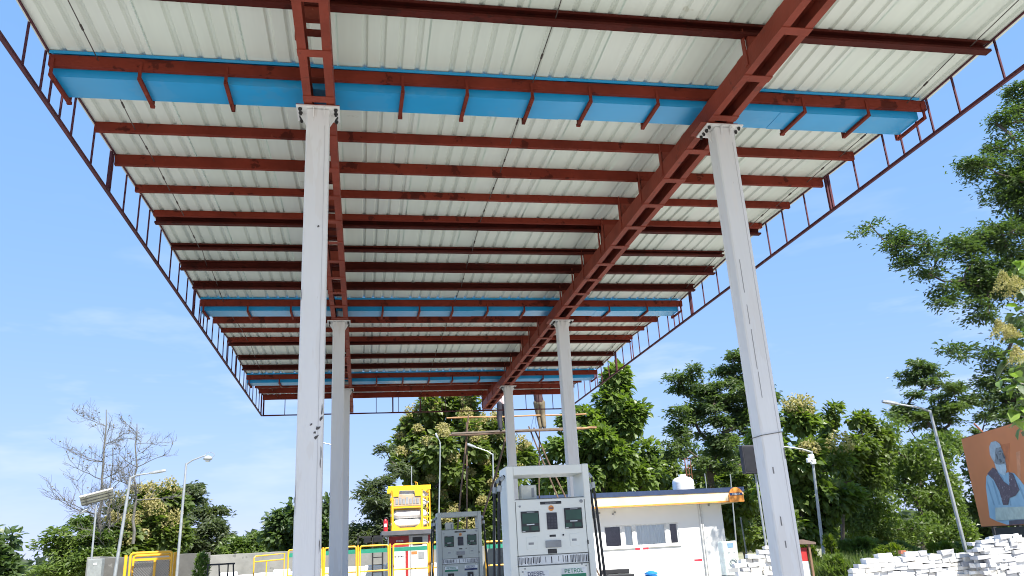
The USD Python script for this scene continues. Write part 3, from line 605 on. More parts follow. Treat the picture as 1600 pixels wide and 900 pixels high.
# dark hanging sign box seen left of the near right column
p = at(1172, 718, 27); t = thing('dark_signbox', 'dark box on a post just left of the near right column', 'sign box', (p[0] + .1, p[1], 0))
m = MB(); m.box((-.42, -.12, p[2] - .5), (.25, .12, p[2] + .5), .03); sb = obj('box', m, look('near_black_box', (.02, .02, .028), .6), t)
m = MB(); m.tube([(.12, .18, 0), (.12, .18, p[2] + .4)], .04, 8); obj('post', m, STEEL, t)
m = MB(); m.box((-.36, -.131, p[2] - .42), (.19, -.121, p[2] + .42)); obj('front_panel', m, BLACKP, sb)

# ---------------------------------------------------------------- walls
CW = look('weathered_concrete', (.25, .245, .23), .9, .2, .9, .3, 10, color2=(.15, .15, .14), spots=[((.13, .13, .125), .62, 1.3)])
CW2 = look('shaded_stained_concrete', (.11, .107, .10), .9, .2, .9, .3, 10, color2=(.065, .063, .06), spots=[((.17, .165, .155), .68, 1.7)])  # blotched concrete, its shaded face put into the dark colour
WW = look('whitewashed_masonry', (.78, .77, .75), .85, .04, 2.0, .4, 14, spots=[((.30, .28, .25), .70, 3.5)])
wl = thing('concrete_wall', 'long weathered grey concrete boundary wall at left behind the railings', 'wall')
for (x0, x1, y, h, mt) in ((-10.4, -6.15, 36.0, 2.33, CW2), (-6.14, -2.2, 36.05, 2.22, CW), (-2.19, 1.6, 36.1, 2.05, CW), (1.61, 6.2, 36.15, 2.0, CW)):
    m = MB(); m.box((x0, y, 0), (x1, y + .3, h), .015); obj('wall_section', m, mt, wl)
m = MB(); m.box((-10.9, 36.3, 0), (-10.41, 41, 2.4), .02); obj('wall_section', m, CW, wl)
low = thing('low_white_wall', 'low whitewashed wall with rough top in front of the concrete wall', 'wall')
x = -4.9
while x < 3.2:
    w = rng.uniform(.5, .8); m = MB(); h = 1.47 + rng.uniform(-.06, .08); m.box((x, 31.0 + rng.uniform(-.02, .02), 0), (x + w - .01, 31.3, h), .03); obj('masonry_block', m, WW, low); x += w

# ---------------------------------------------------------------- yellow steelwork at left
YEL = look('yellow_paint', (.86, .44, .02), .4, .05, 2.0, spots=[((.62, .30, .03), .74, 8.0)])
YEL2 = look('bright_yellow_paint', (.85, .52, .02), .4, .05, 2.0)
MESHW = look('dark_wire_mesh', (.16, .16, .17), .5, metallic=.4)
def rounded(x0, x1, z0, z1, r, y, n=5):
    p = [(x0, y, z0)]
    for k in np.linspace(math.pi, math.pi / 2, n): p.append((x0 + r + r * math.cos(k), y, z1 - r + r * math.sin(k)))
    for k in np.linspace(math.pi / 2, 0, n): p.append((x1 - r + r * math.cos(k), y, z1 - r + r * math.sin(k)))
    return p + [(x1, y, z0)]
ca = thing('yellow_cage', 'yellow tube gate frame with dark wire mesh panels at left', 'gate', (-5.22, 20, 0))
m = MB(); m.tube(rounded(.12, 1.0, 0, 2.07, .07, 0), .028, 8); obj('frame', m, YEL, ca)
m = MB(); m.tube(rounded(.10, .90, 0, 2.02, .07, .35), .028, 8); obj('frame', m, YEL, ca)
m = MB(); m.tube([(.0, .1, 0), (.0, .1, 2.04)], .032, 8); obj('post', m, YEL, ca)
m = MB(); m.tube([(1.0, .32, 0), (1.0, .32, 2.06)], .034, 8); obj('post', m, YEL, ca)
for zz in (1.93, 1.1): m = MB(); m.beam((.14, .2, zz), (.98, .2, zz), .03, .05); obj('rail', m, YEL, ca)
m = MB(); m.beam((.60, .2, .2), (.60, .2, 1.905), .05, .03, up=(0, 1, 0)); obj('mullion', m, YEL, ca)
for (a, b) in ((.15, .575), (.625, .97)):
    m = MB()
    for s in (-1, 1):
        for q in np.arange(-2.5, 3.5, .055):
            x0, x1 = a, b; z0 = q; z1 = q + s * (b - a)
            p0, p1 = np.array([x0, .2, 1.0 + z0]), np.array([x1, .2, 1.0 + z1])
            lo_, hi_ = .2, 1.9
            if max(p0[2], p1[2]) < lo_ or min(p0[2], p1[2]) > hi_: continue
            ts = sorted([(lo_ - p0[2]) / (p1[2] - p0[2]), (hi_ - p0[2]) / (p1[2] - p0[2])]); t0, t1 = max(0, ts[0]), min(1, ts[1])
            if t1 - t0 < .05: continue
            m.tube([p0 + (p1 - p0) * t0, p0 + (p1 - p0) * t1], .005, 4, caps=False)
    obj('mesh_panel', m, MESHW, ca)
GREENS = look('green_strip', (.02, .24, .15), .5)
def railing(label, x, y, w, rz, h=2.12, strip=True, group='yellow railing panels with a green strip'):
    t = thing('railing', label, 'railing', (x, y, 0), rz, group)
    m = MB(); m.tube(rounded(.03, w - .03, 0, h, .07, 0), .03, 8); obj('frame', m, YEL, t)
    m = MB(); m.tube([(.05, 0, h * .62), (w - .05, 0, h * .62)], .025, 8); obj('rail', m, YEL, t)
    if strip: m = MB(); m.box((.055, -.006, h - .23), (w - .055, .006, h - .10)); obj('green_strip', m, GREENS, t)
    m = MB(); m.tube([(w + .03, 0, 0), (w + .03, 0, h + .03)], .03, 8); obj('post', m, YEL, t)
    return t
railing('yellow railing panel between the two left columns', -2.44, 28.6, 1.12, 0)
railing('yellow railing panel just right of the second left column', -1.27, 28.6, 1.09, 0)
railing('yellow railing panel left of the red and white cabin door', -.11, 28.6, .99, 0)
railing('yellow railing panel in front of the red striped cabin', .99, 28.6, 1.23, 0)
railing('yellow railing panel hidden mostly by the far dispenser', 2.33, 28.6, 1.2, 0)
railing('yellow railing panel between the two dispensers', 4.12, 28.6, 1.0, 0, 2.05)
rt = thing('side_railing', 'yellow railing turned sideways, left of the near left column', 'railing', (-3.38, 27.7, 0), 38)
m = MB(); m.tube([(0, 0, 0), (0, 0, 1.92), (.05, 0, 1.97), (1.1, 0, 2.02), (1.1, 0, 0)], .024, 8); obj('frame', m, YEL, rt)
m = MB(); m.tube([(0, 0, 1.80), (1.1, 0, 1.84)], .02, 8); obj('rail', m, YEL, rt)
m = MB(); m.tube([(.45, 0, 0), (.45, 0, 1.8)], .02, 8); obj('baluster', m, YEL, rt)

# black stand
BLK = look('black_steel', (.02, .02, .022), .5)
bs = thing('black_stand', 'black steel trestle stand beside the small conifer at left', 'stand', (-3.78, 22, 0))
for xx, dx in ((0.0, 0), (.26, .16), (.48, 0), (.60, .14)):
    m = MB(); m.beam((xx, 0, 1.74), (xx + dx, .0, .0), .03, .03, up=(0, 1, 0)); obj('leg', m, BLK, bs)
m = MB(); m.beam((-.02, 0, 1.75), (.64, 0, 1.75), .04, .04); obj('top_bar', m, BLK, bs)
m = MB(); m.beam((0, .02, 1.45), (.66, .02, 1.45), .02, .02); obj('cross_bar', m, BLK, bs)

# red and white cabin with cylinder cascade on its roof
cabin = thing('compressor_cabin', 'red and white gas cabin with a dark roof slab behind the yellow railings', 'cabin', (.70, 30, 0))
CABW = look('cabin_white', (.60, .60, .58), .5, .04, 2.0, spots=[((.42, .40, .36), .74, 4)]); CABR = look('cabin_red', (.42, .03, .03), .45); SLAB = look('dark_slab', (.10, .105, .12), .6)
m = MB(); m.box((.22, .0, .1), (1.68, 1.6, 2.44), .01); cb = obj('body', m, CABW, cabin)
m = MB(); m.box((-.05, -.25, 2.445), (1.75, 1.8, 2.60), .01); obj('roof', m, SLAB, cabin)
m = MB(); m.box((.221, -.012, 2.06), (.92, -.001, 2.42)); bnd = obj('red_band', m, CABR, cabin)
worn_print('print', 6, .07, .26, (.60, -.0125, 2.22), PAPER, bnd)
m = MB(); m.box((.97, -.03, .3), (1.60, -.001, 2.41), .01); dr = obj('door', m, CABW, cabin)
m = MB(); m.box((1.05, -.038, 2.08), (1.40, -.031, 2.36)); obj('door_window', m, BLACKP, dr)
m = MB(); m.box((1.25, -.04, 1.62), (1.45, -.031, 1.85)); obj('control_panel', m, GREYP, dr)
m = MB(); m.box((1.0, -.037, 1.78), (1.2, -.031, 1.88)); obj('warning_sign', m, look('orange_red_print', (.6, .2, .06), .5), dr)
m = MB(); m.box((1.61, -.012, .3), (1.675, -.001, 2.42)); obj('red_edge', m, CABR, cabin)
m = MB()
for k in range(18):
    m.box((.80 + .035 * (k % 2), -.016, .5 + k * .085), (.80 + .035 * (k % 2) + .05, -.013, .5 + k * .085 + .07))
m.box((.80, -.012, .5), (.89, -.0125 + .011, 2.04)); obj('red_stripe', m, CABR, cabin)
worn_print('print', 7, .05, .36, (.56, -.0005, 1.70), INK, cb)
m = MB(); m.box((.24, -.012, .4), (.34, -.001, 2.04)); obj('dark_strip', m, BLK, cabin)
# black frame left of the cabin
bf = thing('ladder_stand', 'black steel frame with a ladder left of the gas cabin', 'frame', (-.18, 29.5, 0))
for xx in (.02, .52, .86): m = MB(); m.beam((xx, 0, 0), (xx, 0, 2.46), .05, .05, up=(0, 1, 0)); obj('post', m, BLK, bf)
m = MB(); m.beam((-.01, 0, 2.44), (.90, 0, 2.44), .05, .05); obj('top_bar', m, BLK, bf)
for (a, b) in ((.22, .46), (.56, .83)): m = MB(); m.box((a, -.05, 2.24), (b, .08, 2.41), .01); obj('lamp_box', m, BLACKP, bf)
for k in range(8): m = MB(); m.beam((.54, 0, .3 + k * .24), (.84, 0, .3 + k * .24), .03, .03); obj('rung', m, BLK, bf)
ex = thing('fire_extinguisher', 'red fire extinguisher standing on the cabin roof left of the yellow frame', 'fire extinguisher', (.80, 30.0, 2.602))
RDX = look('extinguisher_red', (.55, .02, .03), .3)
obj('cylinder', MB().lathe([(0, 0), (.075, 0), (.08, .02), (.08, .34), (.05, .41), (.025, .43), (0, .43)], n=16), RDX, ex, smooth=40)
m = MB(); m.box((-.03, -.02, .43), (.03, .02, .49)); m.tube([(.03, 0, .47), (.1, 0, .44), (.11, 0, .2)], .01, 6); obj('valve', m, BLACKP, ex)
m = MB(); m.box((-.045, -.083, .15), (.045, -.0805, .26)); obj('extinguisher_label', m, PAPER, ex)
ccd = thing('cylinder_cascade', 'yellow steel frame holding rows of white gas cylinders on the cabin roof', 'cylinder rack', (.90, 30.2, 2.602))
Wc, Hc, Dc = 1.56, 1.60, 1.2
def bar(name, p, q, w, h, mt=YEL, par=ccd, up=(0, 0, 1)): m = MB(); m.beam(p, q, w, h, up=up); return obj(name, m, mt, par)
for xx in (.16, 1.22, 1.5):
    for yy in (0, Dc): bar('post', (xx, yy, 0.0), (xx, yy, 1.45), .07 if xx < 1.4 else .05, .07, up=(0, 1, 0))
for yy in (0, Dc):
    bar('top_beam', (0, yy, 1.5), (Wc, yy, 1.5), .10, .16, YEL2)
    bar('bottom_beam', (.12, yy, .06), (1.52, yy, .06), .08, .09); bar('middle_beam', (.2, yy, .82), (1.18, yy, .82), .06, .06)
    for xx in (.28, 1.08): m = MB(); m.extr([(-.13, 0), (.13, 0), (.10, -.22), (-.10, -.22)], (xx, yy - .06, 1.42), (1, 0, 0), (0, 0, 1), (0, 1, 0), .03); obj('lifting_lug', m, YEL2, ccd)
    for zz in (.45, 1.15): bar('side_bar', (1.25, yy, zz), (1.48, yy, zz), .04, .04)
for xx in (.16, 1.5):
    for zz in (.06, .8, 1.45): bar('depth_bar', (xx, .04, zz), (xx, Dc - .04, zz), .05, .05)
CYLW = look('white_gas_cylinder', (.74, .73, .70), .4, .04, 3.0)
prof = [(0, -.68), (.03, -.68), (.035, -.62), (.10, -.57), (.145, -.48), (.15, -.4), (.15, .4), (.145, .48), (.10, .57), (.035, .62), (.03, .68), (0, .68)]
for zz in (.26, .58, .98, 1.27):
    for yy in (.2, .6, 1.0):
        m = MB(); m.lathe(prof, (.80, yy, zz), n=16, axis=0); obj('gas_cylinder', m, CYLW, ccd, smooth=40)
m = MB(); m.box((.22, -.02, .87), (1.17, -.005, 1.27)); plq = obj('front_plate', m, look('pale_brown_board', (.50, .36, .24), .6, .15, 4.0), ccd)
for k in range(7): m = MB(); m.box((.27 + k * .125, -.035, .93), (.36 + k * .125, -.021, 1.12 + .05 * (k % 2))); obj('valve_bank', m, GREYP, plq)
for sx, xx in ((1, .2), (-1, 1.18)): m = MB(); m.extr([(0, 0), (.22, 0), (.07, .10), (0, .26)], (xx, -.005, .11), (sx, 0, 0), (0, 0, 1), (0, -1, 0), .012); obj('corner_gusset', m, YEL, ccd)
m = MB(); m.tube([(1.05, .3, 1.58), (1.0, .3, 1.74), (1.08, .32, 1.70), (1.10, .3, 1.58)], .02, 6); obj('lifting_hook', m, YEL, ccd)

# ---------------------------------------------------------------- things in front of the office
bn = thing('blue_bin', 'bright blue drum bin in front of the office wall', 'bin', (8.76, 25.0, 0))
BLB = look('blue_plastic', (.02, .22, .62), .4)
obj('drum', MB().lathe([(0, 0), (.17, 0), (.19, .4), (.20, .74), (.17, .76), (0, .76)], n=18), BLB, bn, smooth=40); obj('lid', MB().lathe([(0, .77), (.21, .77), (.20, .82), (.08, .87), (0, .88)], n=18), BLB, bn, smooth=40)
be = thing('black_bench', 'dark bench seat between the large dispenser and the blue bin', 'bench', (7.05, 24, 0))
m = MB(); m.box((0, 0, .78), (.85, .45, .86), .02); obj('seat', m, BLK, be); m = MB(); m.box((0, .45, .86), (.85, .5, 1.0), .02); obj('backrest', m, BLK, be)
for xx in (.06, .79):
    for yy in (.06, .4): m = MB(); m.beam((xx, yy, 0), (xx, yy, .78), .05, .05, up=(0, 1, 0)); obj('leg', m, BLK, be)
ut = thing('air_machine', 'pale green tyre inflation machine with a small screen right of the office wall', 'machine', (12.12, 27, 0))
UT = look('pale_green_metal', (.62, .70, .66), .4)
m = MB(); m.box((0, 0, .5), (.54, .4, 1.62), .03); ub = obj('cabinet', m, UT, ut)
m = MB(); m.box((.18, -.008, 1.40), (.40, -.001, 1.55), .003); obj('screen', m, look('blue_grey_screen', (.18, .30, .42), .2), ub)
for xx in (.17, .37): m = MB(); m.box((xx, -.006, 1.22), (xx + .07, -.001, 1.26)); obj('button_row', m, GREYP, ub)
a = np.linspace(0, 6 * np.pi, 60); m = MB(); m.tube(np.stack([.32 + .11 * np.cos(a), -.03 - a * .002, .95 + .10 * np.sin(a)], 1), .012, 6); obj('coiled_hose', m, GREYP, ub)
m = MB(); m.box((.10, -.004, .60), (.46, -.001, .74)); obj('vent', m, GREYP, ub)
m = MB(); m.box((-.06, -.05, 0), (.6, .45, .5), .02); obj('plinth', m, CW, ut)
RBR = look('red_white_board', (.62, .03, .05), .5)
for (px_, py_, Y, w, lab) in ((1003, 857, 27, .46, 'red barrier board on a thin stand below the office window'), (1091, 875, 27, .28, 'small red board low on a stand near the tyre machine')):
    p = at(px_, py_, Y); t = thing('barrier_board', lab, 'barrier', (p[0], p[1], 0))
    m = MB(); m.box((-w / 2, -.02, p[2] - .04), (w / 2, .02, p[2] + .03), .004); bb = obj('board', m, RBR, t)
    if w > .4: m = MB(); m.box((-.07, -.023, p[2] - .04), (.03, -.0205, p[2] + .03)); obj('white_band', m, PAPER, bb)
    for s in (-1, 1): m = MB(); m.tube([(s * w * .45, 0, 0), (s * w * .45, 0, p[2] - .04)], .014, 6); obj('stand', m, FR, t)
sh = thing('roadside_cupboard', 'small red and white cupboard under a pitched roof beside the near right column', 'cupboard', (13.2, 24, 0))
m = MB(); m.extr([(-.12, 0), (.62, -.04), (.62, .02), (.2, .12), (-.12, .06)], (0, -.1, 1.42), (1, 0, 0), (0, 0, 1), (0, 1, 0), .7); obj('roof', m, look('brown_roof', (.16, .11, .09), .7), sh)
for xx in (-.02, .42): m = MB(); m.beam((xx, 0, 0), (xx, 0, 1.42), .06, .06, up=(0, 1, 0)); obj('post', m, look('brown_wood', (.22, .13, .08), .7), sh)
m = MB(); m.box((.0, .06, .9), (.38, .5, 1.3), .01); obj('red_panel', m, CABR, sh); m = MB(); m.box((0.0, .06, .45), (.38, .5, .895), .01); obj('white_panel', m, PAPER, sh)
# ---------------------------------------------------------------- stacks of white blocks
BRK = [look(f'white_block_{i}', c, .85, .12, 5.0, .6, 30, spots=[((.40, .36, .32), .66, 9.0)]) for i, c in enumerate([(.70, .70, .69), (.60, .60, .60), (.72, .69, .63), (.46, .46, .48)])]
def stack(label, P0, d, n_len, heights, bl=.38, bh=.10, bw=.2, rows=2):
    """A dry pile of blocks: courses along direction d; heights gives the top of the pile along it."""
    t = thing('block_stack', label, 'block stack', tuple(P0))
    d = np.array(d, float); d /= np.linalg.norm(d); nrm = np.array([-d[1], d[0], 0]); ang0 = math.atan2(d[1], d[0])
    for r in range(rows):
        z = 0.0; c = 0
        while z < max(heights):
            x = (c % 2) * bl * .5 - rng.uniform(0, .1)
            hh = bh * rng.uniform(.92, 1.08)
            while x < n_len:
                L = bl * (rng.uniform(.9, 1.08) if rng.random() > .22 else rng.uniform(.45, .6))
                top = np.interp((x + L / 2) / n_len, np.linspace(0, 1, len(heights)), heights) - r * .06
                if z + hh <= top + rng.uniform(-.05, .05) and (r == 0 or z > .55 * top or z > 0.45):
                    if z > .35 or P0[1] > 21:
                        jit = rng.uniform(-.045, .045); a = ang0 + rng.normal(0, .06)
                        tilt = rng.normal(0, .03)
                        m = MB(); m.box((-L / 2, -bw / 2, 0), (L / 2, bw / 2, hh - .006)); v, f = m.mesh(); v = v + rng.normal(0, .010, v.shape)
                        v[:, 2] += v[:, 0] * tilt
                        v = np.stack([v[:, 0] * math.cos(a) - v[:, 1] * math.sin(a), v[:, 0] * math.sin(a) + v[:, 1] * math.cos(a), v[:, 2]], 1)
                        o = d * (x + L / 2) + nrm * (r * (bw + .03) + jit); o[2] = z
                        obj('block', (v + o, f), BRK[int(rng.choice(4, p=[.4, .25, .2, .15]))], t)
                x += L + rng.uniform(.004, .03)
            z += hh; c += 1
    return t
stack('long low stack of white blocks at lower right', (11.5, 18.75, 0), (1, .02, 0), 4.1, [.62, .92, 1.1, 1.14, 1.09, 1.08, 1.13, 1.1, 1.12, 1.1, 1.08, 1.05, 1.0], bl=.36)
stack('tall heap of white blocks under the orange billboard', (14.75, 18.2, 0), (1, -.1, 0), 3.2, [1.32, 1.34, 1.45, 1.5, 1.42, 1.36, 1.34, 1.3, 1.2, 1.0, .9], bl=.34, bh=.085)
stack('stack of white blocks between the tyre machine and the near right column', (10.3, 22.2, 0), (1, .0, 0), 1.7, [1.05, 1.25, 1.3, 1.48, 1.5, 1.2], bl=.36, bh=.11, rows=1)
p = at(1412, 866, 18.85); p[2] = 1.10; t = thing('red_brick', 'single red brick lying on top of the low block stack', 'brick', tuple(p)); m = MB(); m.box((-.1, -.05, -.02), (.05, .06, .06), .005); obj('brick', m, look('red_brick', (.38, .13, .07), .8, .2, 20), t)

# ---------------------------------------------------------------- billboard
bbd = thing('billboard', 'orange billboard with a portrait of a bearded man in pale blue with a dark scarf', 'billboard')
B0 = np.array([18.99, 23.0, 1.62]); az = math.radians(19); BD = -np.array([math.sin(az), math.cos(az), 0]); BN = np.array([-math.cos(az), math.sin(az), 0])
def board(name, poly, mat, depth_at, th=.003, par=bbd):
    m = MB(); m.extr(sg.Polygon(poly).buffer(0), B0 + BN * depth_at - (0, 0, B0[2]), BD, (0, 0, 1), BN, th); return obj(name, m, mat, par)
pnl = board('panel', [(0, 1.62), (4.6, 1.60), (4.6, 4.28), (0, 4.33)], look('orange_print_board', (.56, .185, .065), .5, .06, .6), -.04, .04)
board('backdrop_band', [(2.79, 3.83), (3.34, 3.8), (2.8, 3.02), (2.77, 3.23)], look('deep_orange_print', (.48, .145, .05), .5), .001, par=pnl)
board('backdrop_band', [(3.58, 3.52), (3.85, 3.53), (3.45, 2.79), (3.3, 2.84)], look('light_orange_print', (.60, .25, .12), .5), .001, par=pnl)
KUR = look('pale_blue_print', (.30, .46, .54), .5, .08, 1.5, color2=(.22, .36, .45))
SKN = look('grey_skin_print', (.24, .26, .27), .5, .15, 6.0, color2=(.15, .16, .17)); HAIR = look('grey_hair_print', (.36, .42, .45), .5, .1, 8.0)
board('printed_garment', [(1.26, 3.05), (1.58, 3.15), (2.02, 3.19), (2.32, 3.03), (2.81, 3.04), (3.15, 2.99), (3.4, 2.79), (3.75, 2.43), (3.9, 1.66), (1.89, 1.63), (1.26, 1.74), (0.81, 1.86), (0.94, 2.34), (1.05, 2.75)], KUR, .004, par=pnl)
board('printed_face', [(2.01, 3.80), (2.18, 3.90), (2.51, 3.9), (2.72, 3.8), (2.80, 3.64), (2.80, 3.55), (2.86, 3.45), (2.80, 3.38), (2.80, 3.24), (2.72, 3.13), (2.54, 3.07), (2.28, 3.1), (2.09, 3.2), (2.05, 3.37), (1.98, 3.51), (1.92, 3.64)], SKN, .008, par=pnl)
board('printed_hair', [(1.9, 3.64), (1.98, 3.86), (2.18, 3.97), (2.51, 3.96), (2.72, 3.86), (2.76, 3.76), (2.40, 3.77), (2.28, 3.66), (2.2, 3.5), (2.08, 3.4), (1.97, 3.5)], HAIR, .012, par=pnl)
board('printed_beard', [(2.08, 3.37), (2.2, 3.32), (2.41, 3.29), (2.65, 3.29), (2.77, 3.25), (2.75, 3.11), (2.56, 2.98), (2.26, 3.05), (2.08, 3.21)], look('pale_beard_print', (.42, .52, .56), .5, .1, 8), .012, par=pnl)
board('printed_scarf', [(1.41, 3.12), (1.89, 3.26), (2.06, 3.19), (2.39, 2.82), (2.69, 2.68), (2.86, 3.04), (3.1, 2.98), (3.25, 2.53), (2.92, 2.39), (2.51, 2.35), (2.31, 2.17), (1.98, 2.18), (1.95, 2.57), (1.75, 2.91)], look('dark_scarf_print', (.11, .08, .10), .5, .2, 20, spots=[((.35, .30, .32), .62, 14.0)]), .016, par=pnl)
board('printed_panel', [(1.4, 2.13), (3.85, 2.06), (3.85, 1.75), (1.23, 1.77)], look('pale_print_panel', (.46, .53, .46), .5), .020, par=pnl)
board('printed_stripe', [(2.14, 1.74), (3.85, 1.74), (3.85, 1.62), (2.07, 1.615)], look('dark_print_stripe', (.09, .08, .10), .5), .020, par=pnl)
SHD = look('dark_skin_print', (.10, .105, .11), .5, .1, 8)
for poly in ([(2.50, 3.66), (2.64, 3.68), (2.74, 3.64), (2.64, 3.63)], [(2.52, 3.58), (2.60, 3.60), (2.68, 3.575), (2.60, 3.56)], [(2.72, 3.60), (2.77, 3.60), (2.80, 3.50), (2.84, 3.45), (2.76, 3.42), (2.73, 3.50)], [(2.60, 3.335), (2.74, 3.35), (2.78, 3.325), (2.66, 3.315)], [(2.30, 3.60), (2.36, 3.62), (2.40, 3.52), (2.36, 3.44), (2.31, 3.47)], [(2.42, 3.46), (2.56, 3.44), (2.60, 3.36), (2.46, 3.34)]):
    board('printed_shadow', poly, SHD, .016, .002, par=pnl)
FOLD = look('garment_fold_print', (.20, .33, .42), .5, .1, 4)
for poly in ([(1.2, 2.9), (1.26, 2.9), (1.38, 2.2), (1.30, 2.2)], [(1.6, 2.9), (1.68, 2.9), (1.80, 2.2), (1.66, 2.2)], [(2.44, 2.3), (2.5, 2.3), (2.5, 2.14), (2.4, 2.14)], [(3.2, 2.7), (3.3, 2.7), (3.5, 2.15), (3.38, 2.15)], [(2.15, 3.05), (2.4, 2.85), (2.42, 2.9), (2.22, 3.1)]): board('printed_fold', poly, FOLD, .010, .002, par=pnl)
m = MB()
for (a, b) in (((0, 1.62), (4.6, 1.60)), ((0, 4.33), (4.6, 4.28)), ((0, 1.6), (0, 4.33)), ((4.6, 1.6), (4.6, 4.3))):
    m.beam(B0 + BD * a[0] - BN * .07 + (0, 0, a[1] - B0[2]), B0 + BD * b[0] - BN * .07 + (0, 0, b[1] - B0[2]), .05, .05)
obj('back_frame', m, BLK, bbd)
board('shade_sheet', [(.95, .7), (4.6, .7), (4.6, 1.56), (.95, 1.56)], BLK, -.03, .02)  # added black sheet standing for the shade below the board
for s in (.55, 2.3, 4.05):
    m = MB(); q = B0 + BD * s - BN * .14; m.beam((q[0], q[1], 0), (q[0], q[1], 4.2), .1, .1, up=(0, 1, 0)); obj('post', m, BLK, bbd)
m = MB(); q = at(1525, 672, 22.6); q0 = at(1548, 690, 22.6); m.tube([at(1522, 662, 23.4), at(1550, 690, 22.9)], .03, 6); obj('stay', m, RUST, bbd)

# ---------------------------------------------------------------- trees
BARK = look('tree_bark', (.10, .078, .06), .9, .2, 3.0, .5, 12)
BARKG = look('grey_bark', (.24, .215, .20), .9, .2, 3.0, .4, 12)
def leaf_look(name, c, c2, sc=.9, tr=.45, rough=.42): return look(name, c, rough, .3, sc, color2=c2, trans=tr, island=.35)
L_TEAK = leaf_look('teak_leaf', (.22, .285, .08), (.135, .195, .058))
L_DARK = leaf_look('dark_leaf', (.13, .195, .07), (.075, .125, .046), tr=.42)
L_FEATH = leaf_look('feathery_leaf', (.175, .245, .10), (.105, .16, .07), tr=.44)
L_LIGHT = leaf_look('light_green_leaf', (.23, .315, .08), (.14, .215, .058), tr=.42)
L_THUJA = leaf_look('yellow_green_leaf', (.25, .32, .045), (.15, .21, .035), tr=.44)
L_GREY = leaf_look('grey_green_leaf', (.185, .225, .13), (.115, .15, .09), tr=.44)
FLOWER = look('cream_flowers', (.58, .51, .24), .8, .2, 3.0, color2=(.44, .39, .16), trans=.25, island=.3)

def leaf_mesh(P, D, N, L, W, r, fine=False, curl=.18):
    """Folded leaves: P base points, D directions, N normals, L lengths, W widths."""
    D = D / (np.linalg.norm(D, axis=1, keepdims=True) + 1e-9); S = np.cross(D, N); S /= np.linalg.norm(S, axis=1, keepdims=True) + 1e-9; N = np.cross(S, D)
    L, W = L[:, None], W[:, None]; n = len(P)
    if not fine:
        V = np.stack([P, P + D * L * .45 + S * W * .5 + N * W * .22, P + D * L - N * L * curl, P + D * L * .45 - S * W * .5 + N * W * .22], 1)
        F = np.array([[0, 1, 2], [0, 2, 3]])
    else:
        V = np.stack([P, P + D * L * .28 + S * W * .42 + N * W * .15, P + D * L * .65 + S * W * .42 + N * (W * .15 - L * curl * .4), P + D * L - N * L * curl,
                      P + D * L * .65 - S * W * .42 + N * (W * .15 - L * curl * .4), P + D * L * .28 - S * W * .42 + N * W * .15, P + D * L * .45 - N * L * curl * .15], 1)
        F = np.array([[0, 1, 6], [1, 2, 6], [2, 3, 6], [3, 4, 6], [4, 5, 6], [5, 0, 6]])
    k = V.shape[1]
    return V.reshape(-1, 3), (F[None] + (np.arange(n) * k)[:, None, None]).reshape(-1, 3)

def unit(n, r): v = r.normal(size=(n, 3)); return v / np.linalg.norm(v, axis=1, keepdims=True)

def skeleton(base, start, targets, r0, r, wob=.10):
    """Joins every target to the nearest lower node of the growing tree; returns (nodes, parent, radius)."""
    nodes = [np.array(base, float)]; par = [-1]
    k = 7
    for i in range(1, k + 1):
        t = i / k; nodes.append(base + (start - base) * t + np.array([r.normal(0, .05), r.normal(0, .05), 0]) * (np.linalg.norm(start - base) * .12) * math.sin(t * 3.1)); par.append(i - 1)
    order = np.argsort([np.linalg.norm(t - start) for t in targets]); trunk_n = len(nodes)
    for o in order:
        t = targets[o]; A = np.array(nodes); d = np.linalg.norm(A - t, axis=1); low = np.maximum(0, A[:, 2] - t[2] + .15 * d)
        cost = d + 1.6 * low; cost[:max(2, trunk_n - 4)] += 2.0
        j = int(np.argmin(cost)); a = nodes[j]; n = max(2, int(np.linalg.norm(t - a) / .55)); prev = j
        n = min(n, 7); bow = np.array([0, 0, -.10 * np.linalg.norm(t - a)])
        for i in range(1, n + 1):
            q = i / n; p = a + (t - a) * q + bow * math.sin(q * math.pi) * (1 if t[2] > a[2] else -1) + (r.normal(0, wob, 3) * .5 if i < n else 0)
            nodes.append(p); par.append(prev); prev = len(nodes) - 1
    nodes = np.array(nodes); par = np.array(par); load = np.zeros(len(nodes)); kids = np.zeros(len(nodes), int)
    for i in range(1, len(nodes)): kids[par[i]] += 1
    load[kids == 0] = 1
    for i in range(len(nodes) - 1, 0, -1): load[par[i]] += load[i]
    rad = r0 * .75 * (load / load.max()) ** .5
    return nodes, par, np.maximum(rad, .012), kids

def wood(nodes, par, rad, kids, n=6):
    m = MB(); done = set()
    for e in range(len(nodes) - 1, 0, -1):
        if e in done or (kids[e] != 0): continue
        ch = [e]; i = e
        while par[i] >= 0:
            i = par[i]; ch.append(i)
            if i in done: break
            done.add(i)
        done.add(e); ch = ch[::-1]
        rr = rad[ch].copy(); rr[0] = min(rr[0], rr[1] * 1.15) if len(ch) > 1 and ch[0] != 0 else rr[0]
        m.tube(nodes[ch], rr, n if rr[0] > .04 else 4, caps=False)
    return m

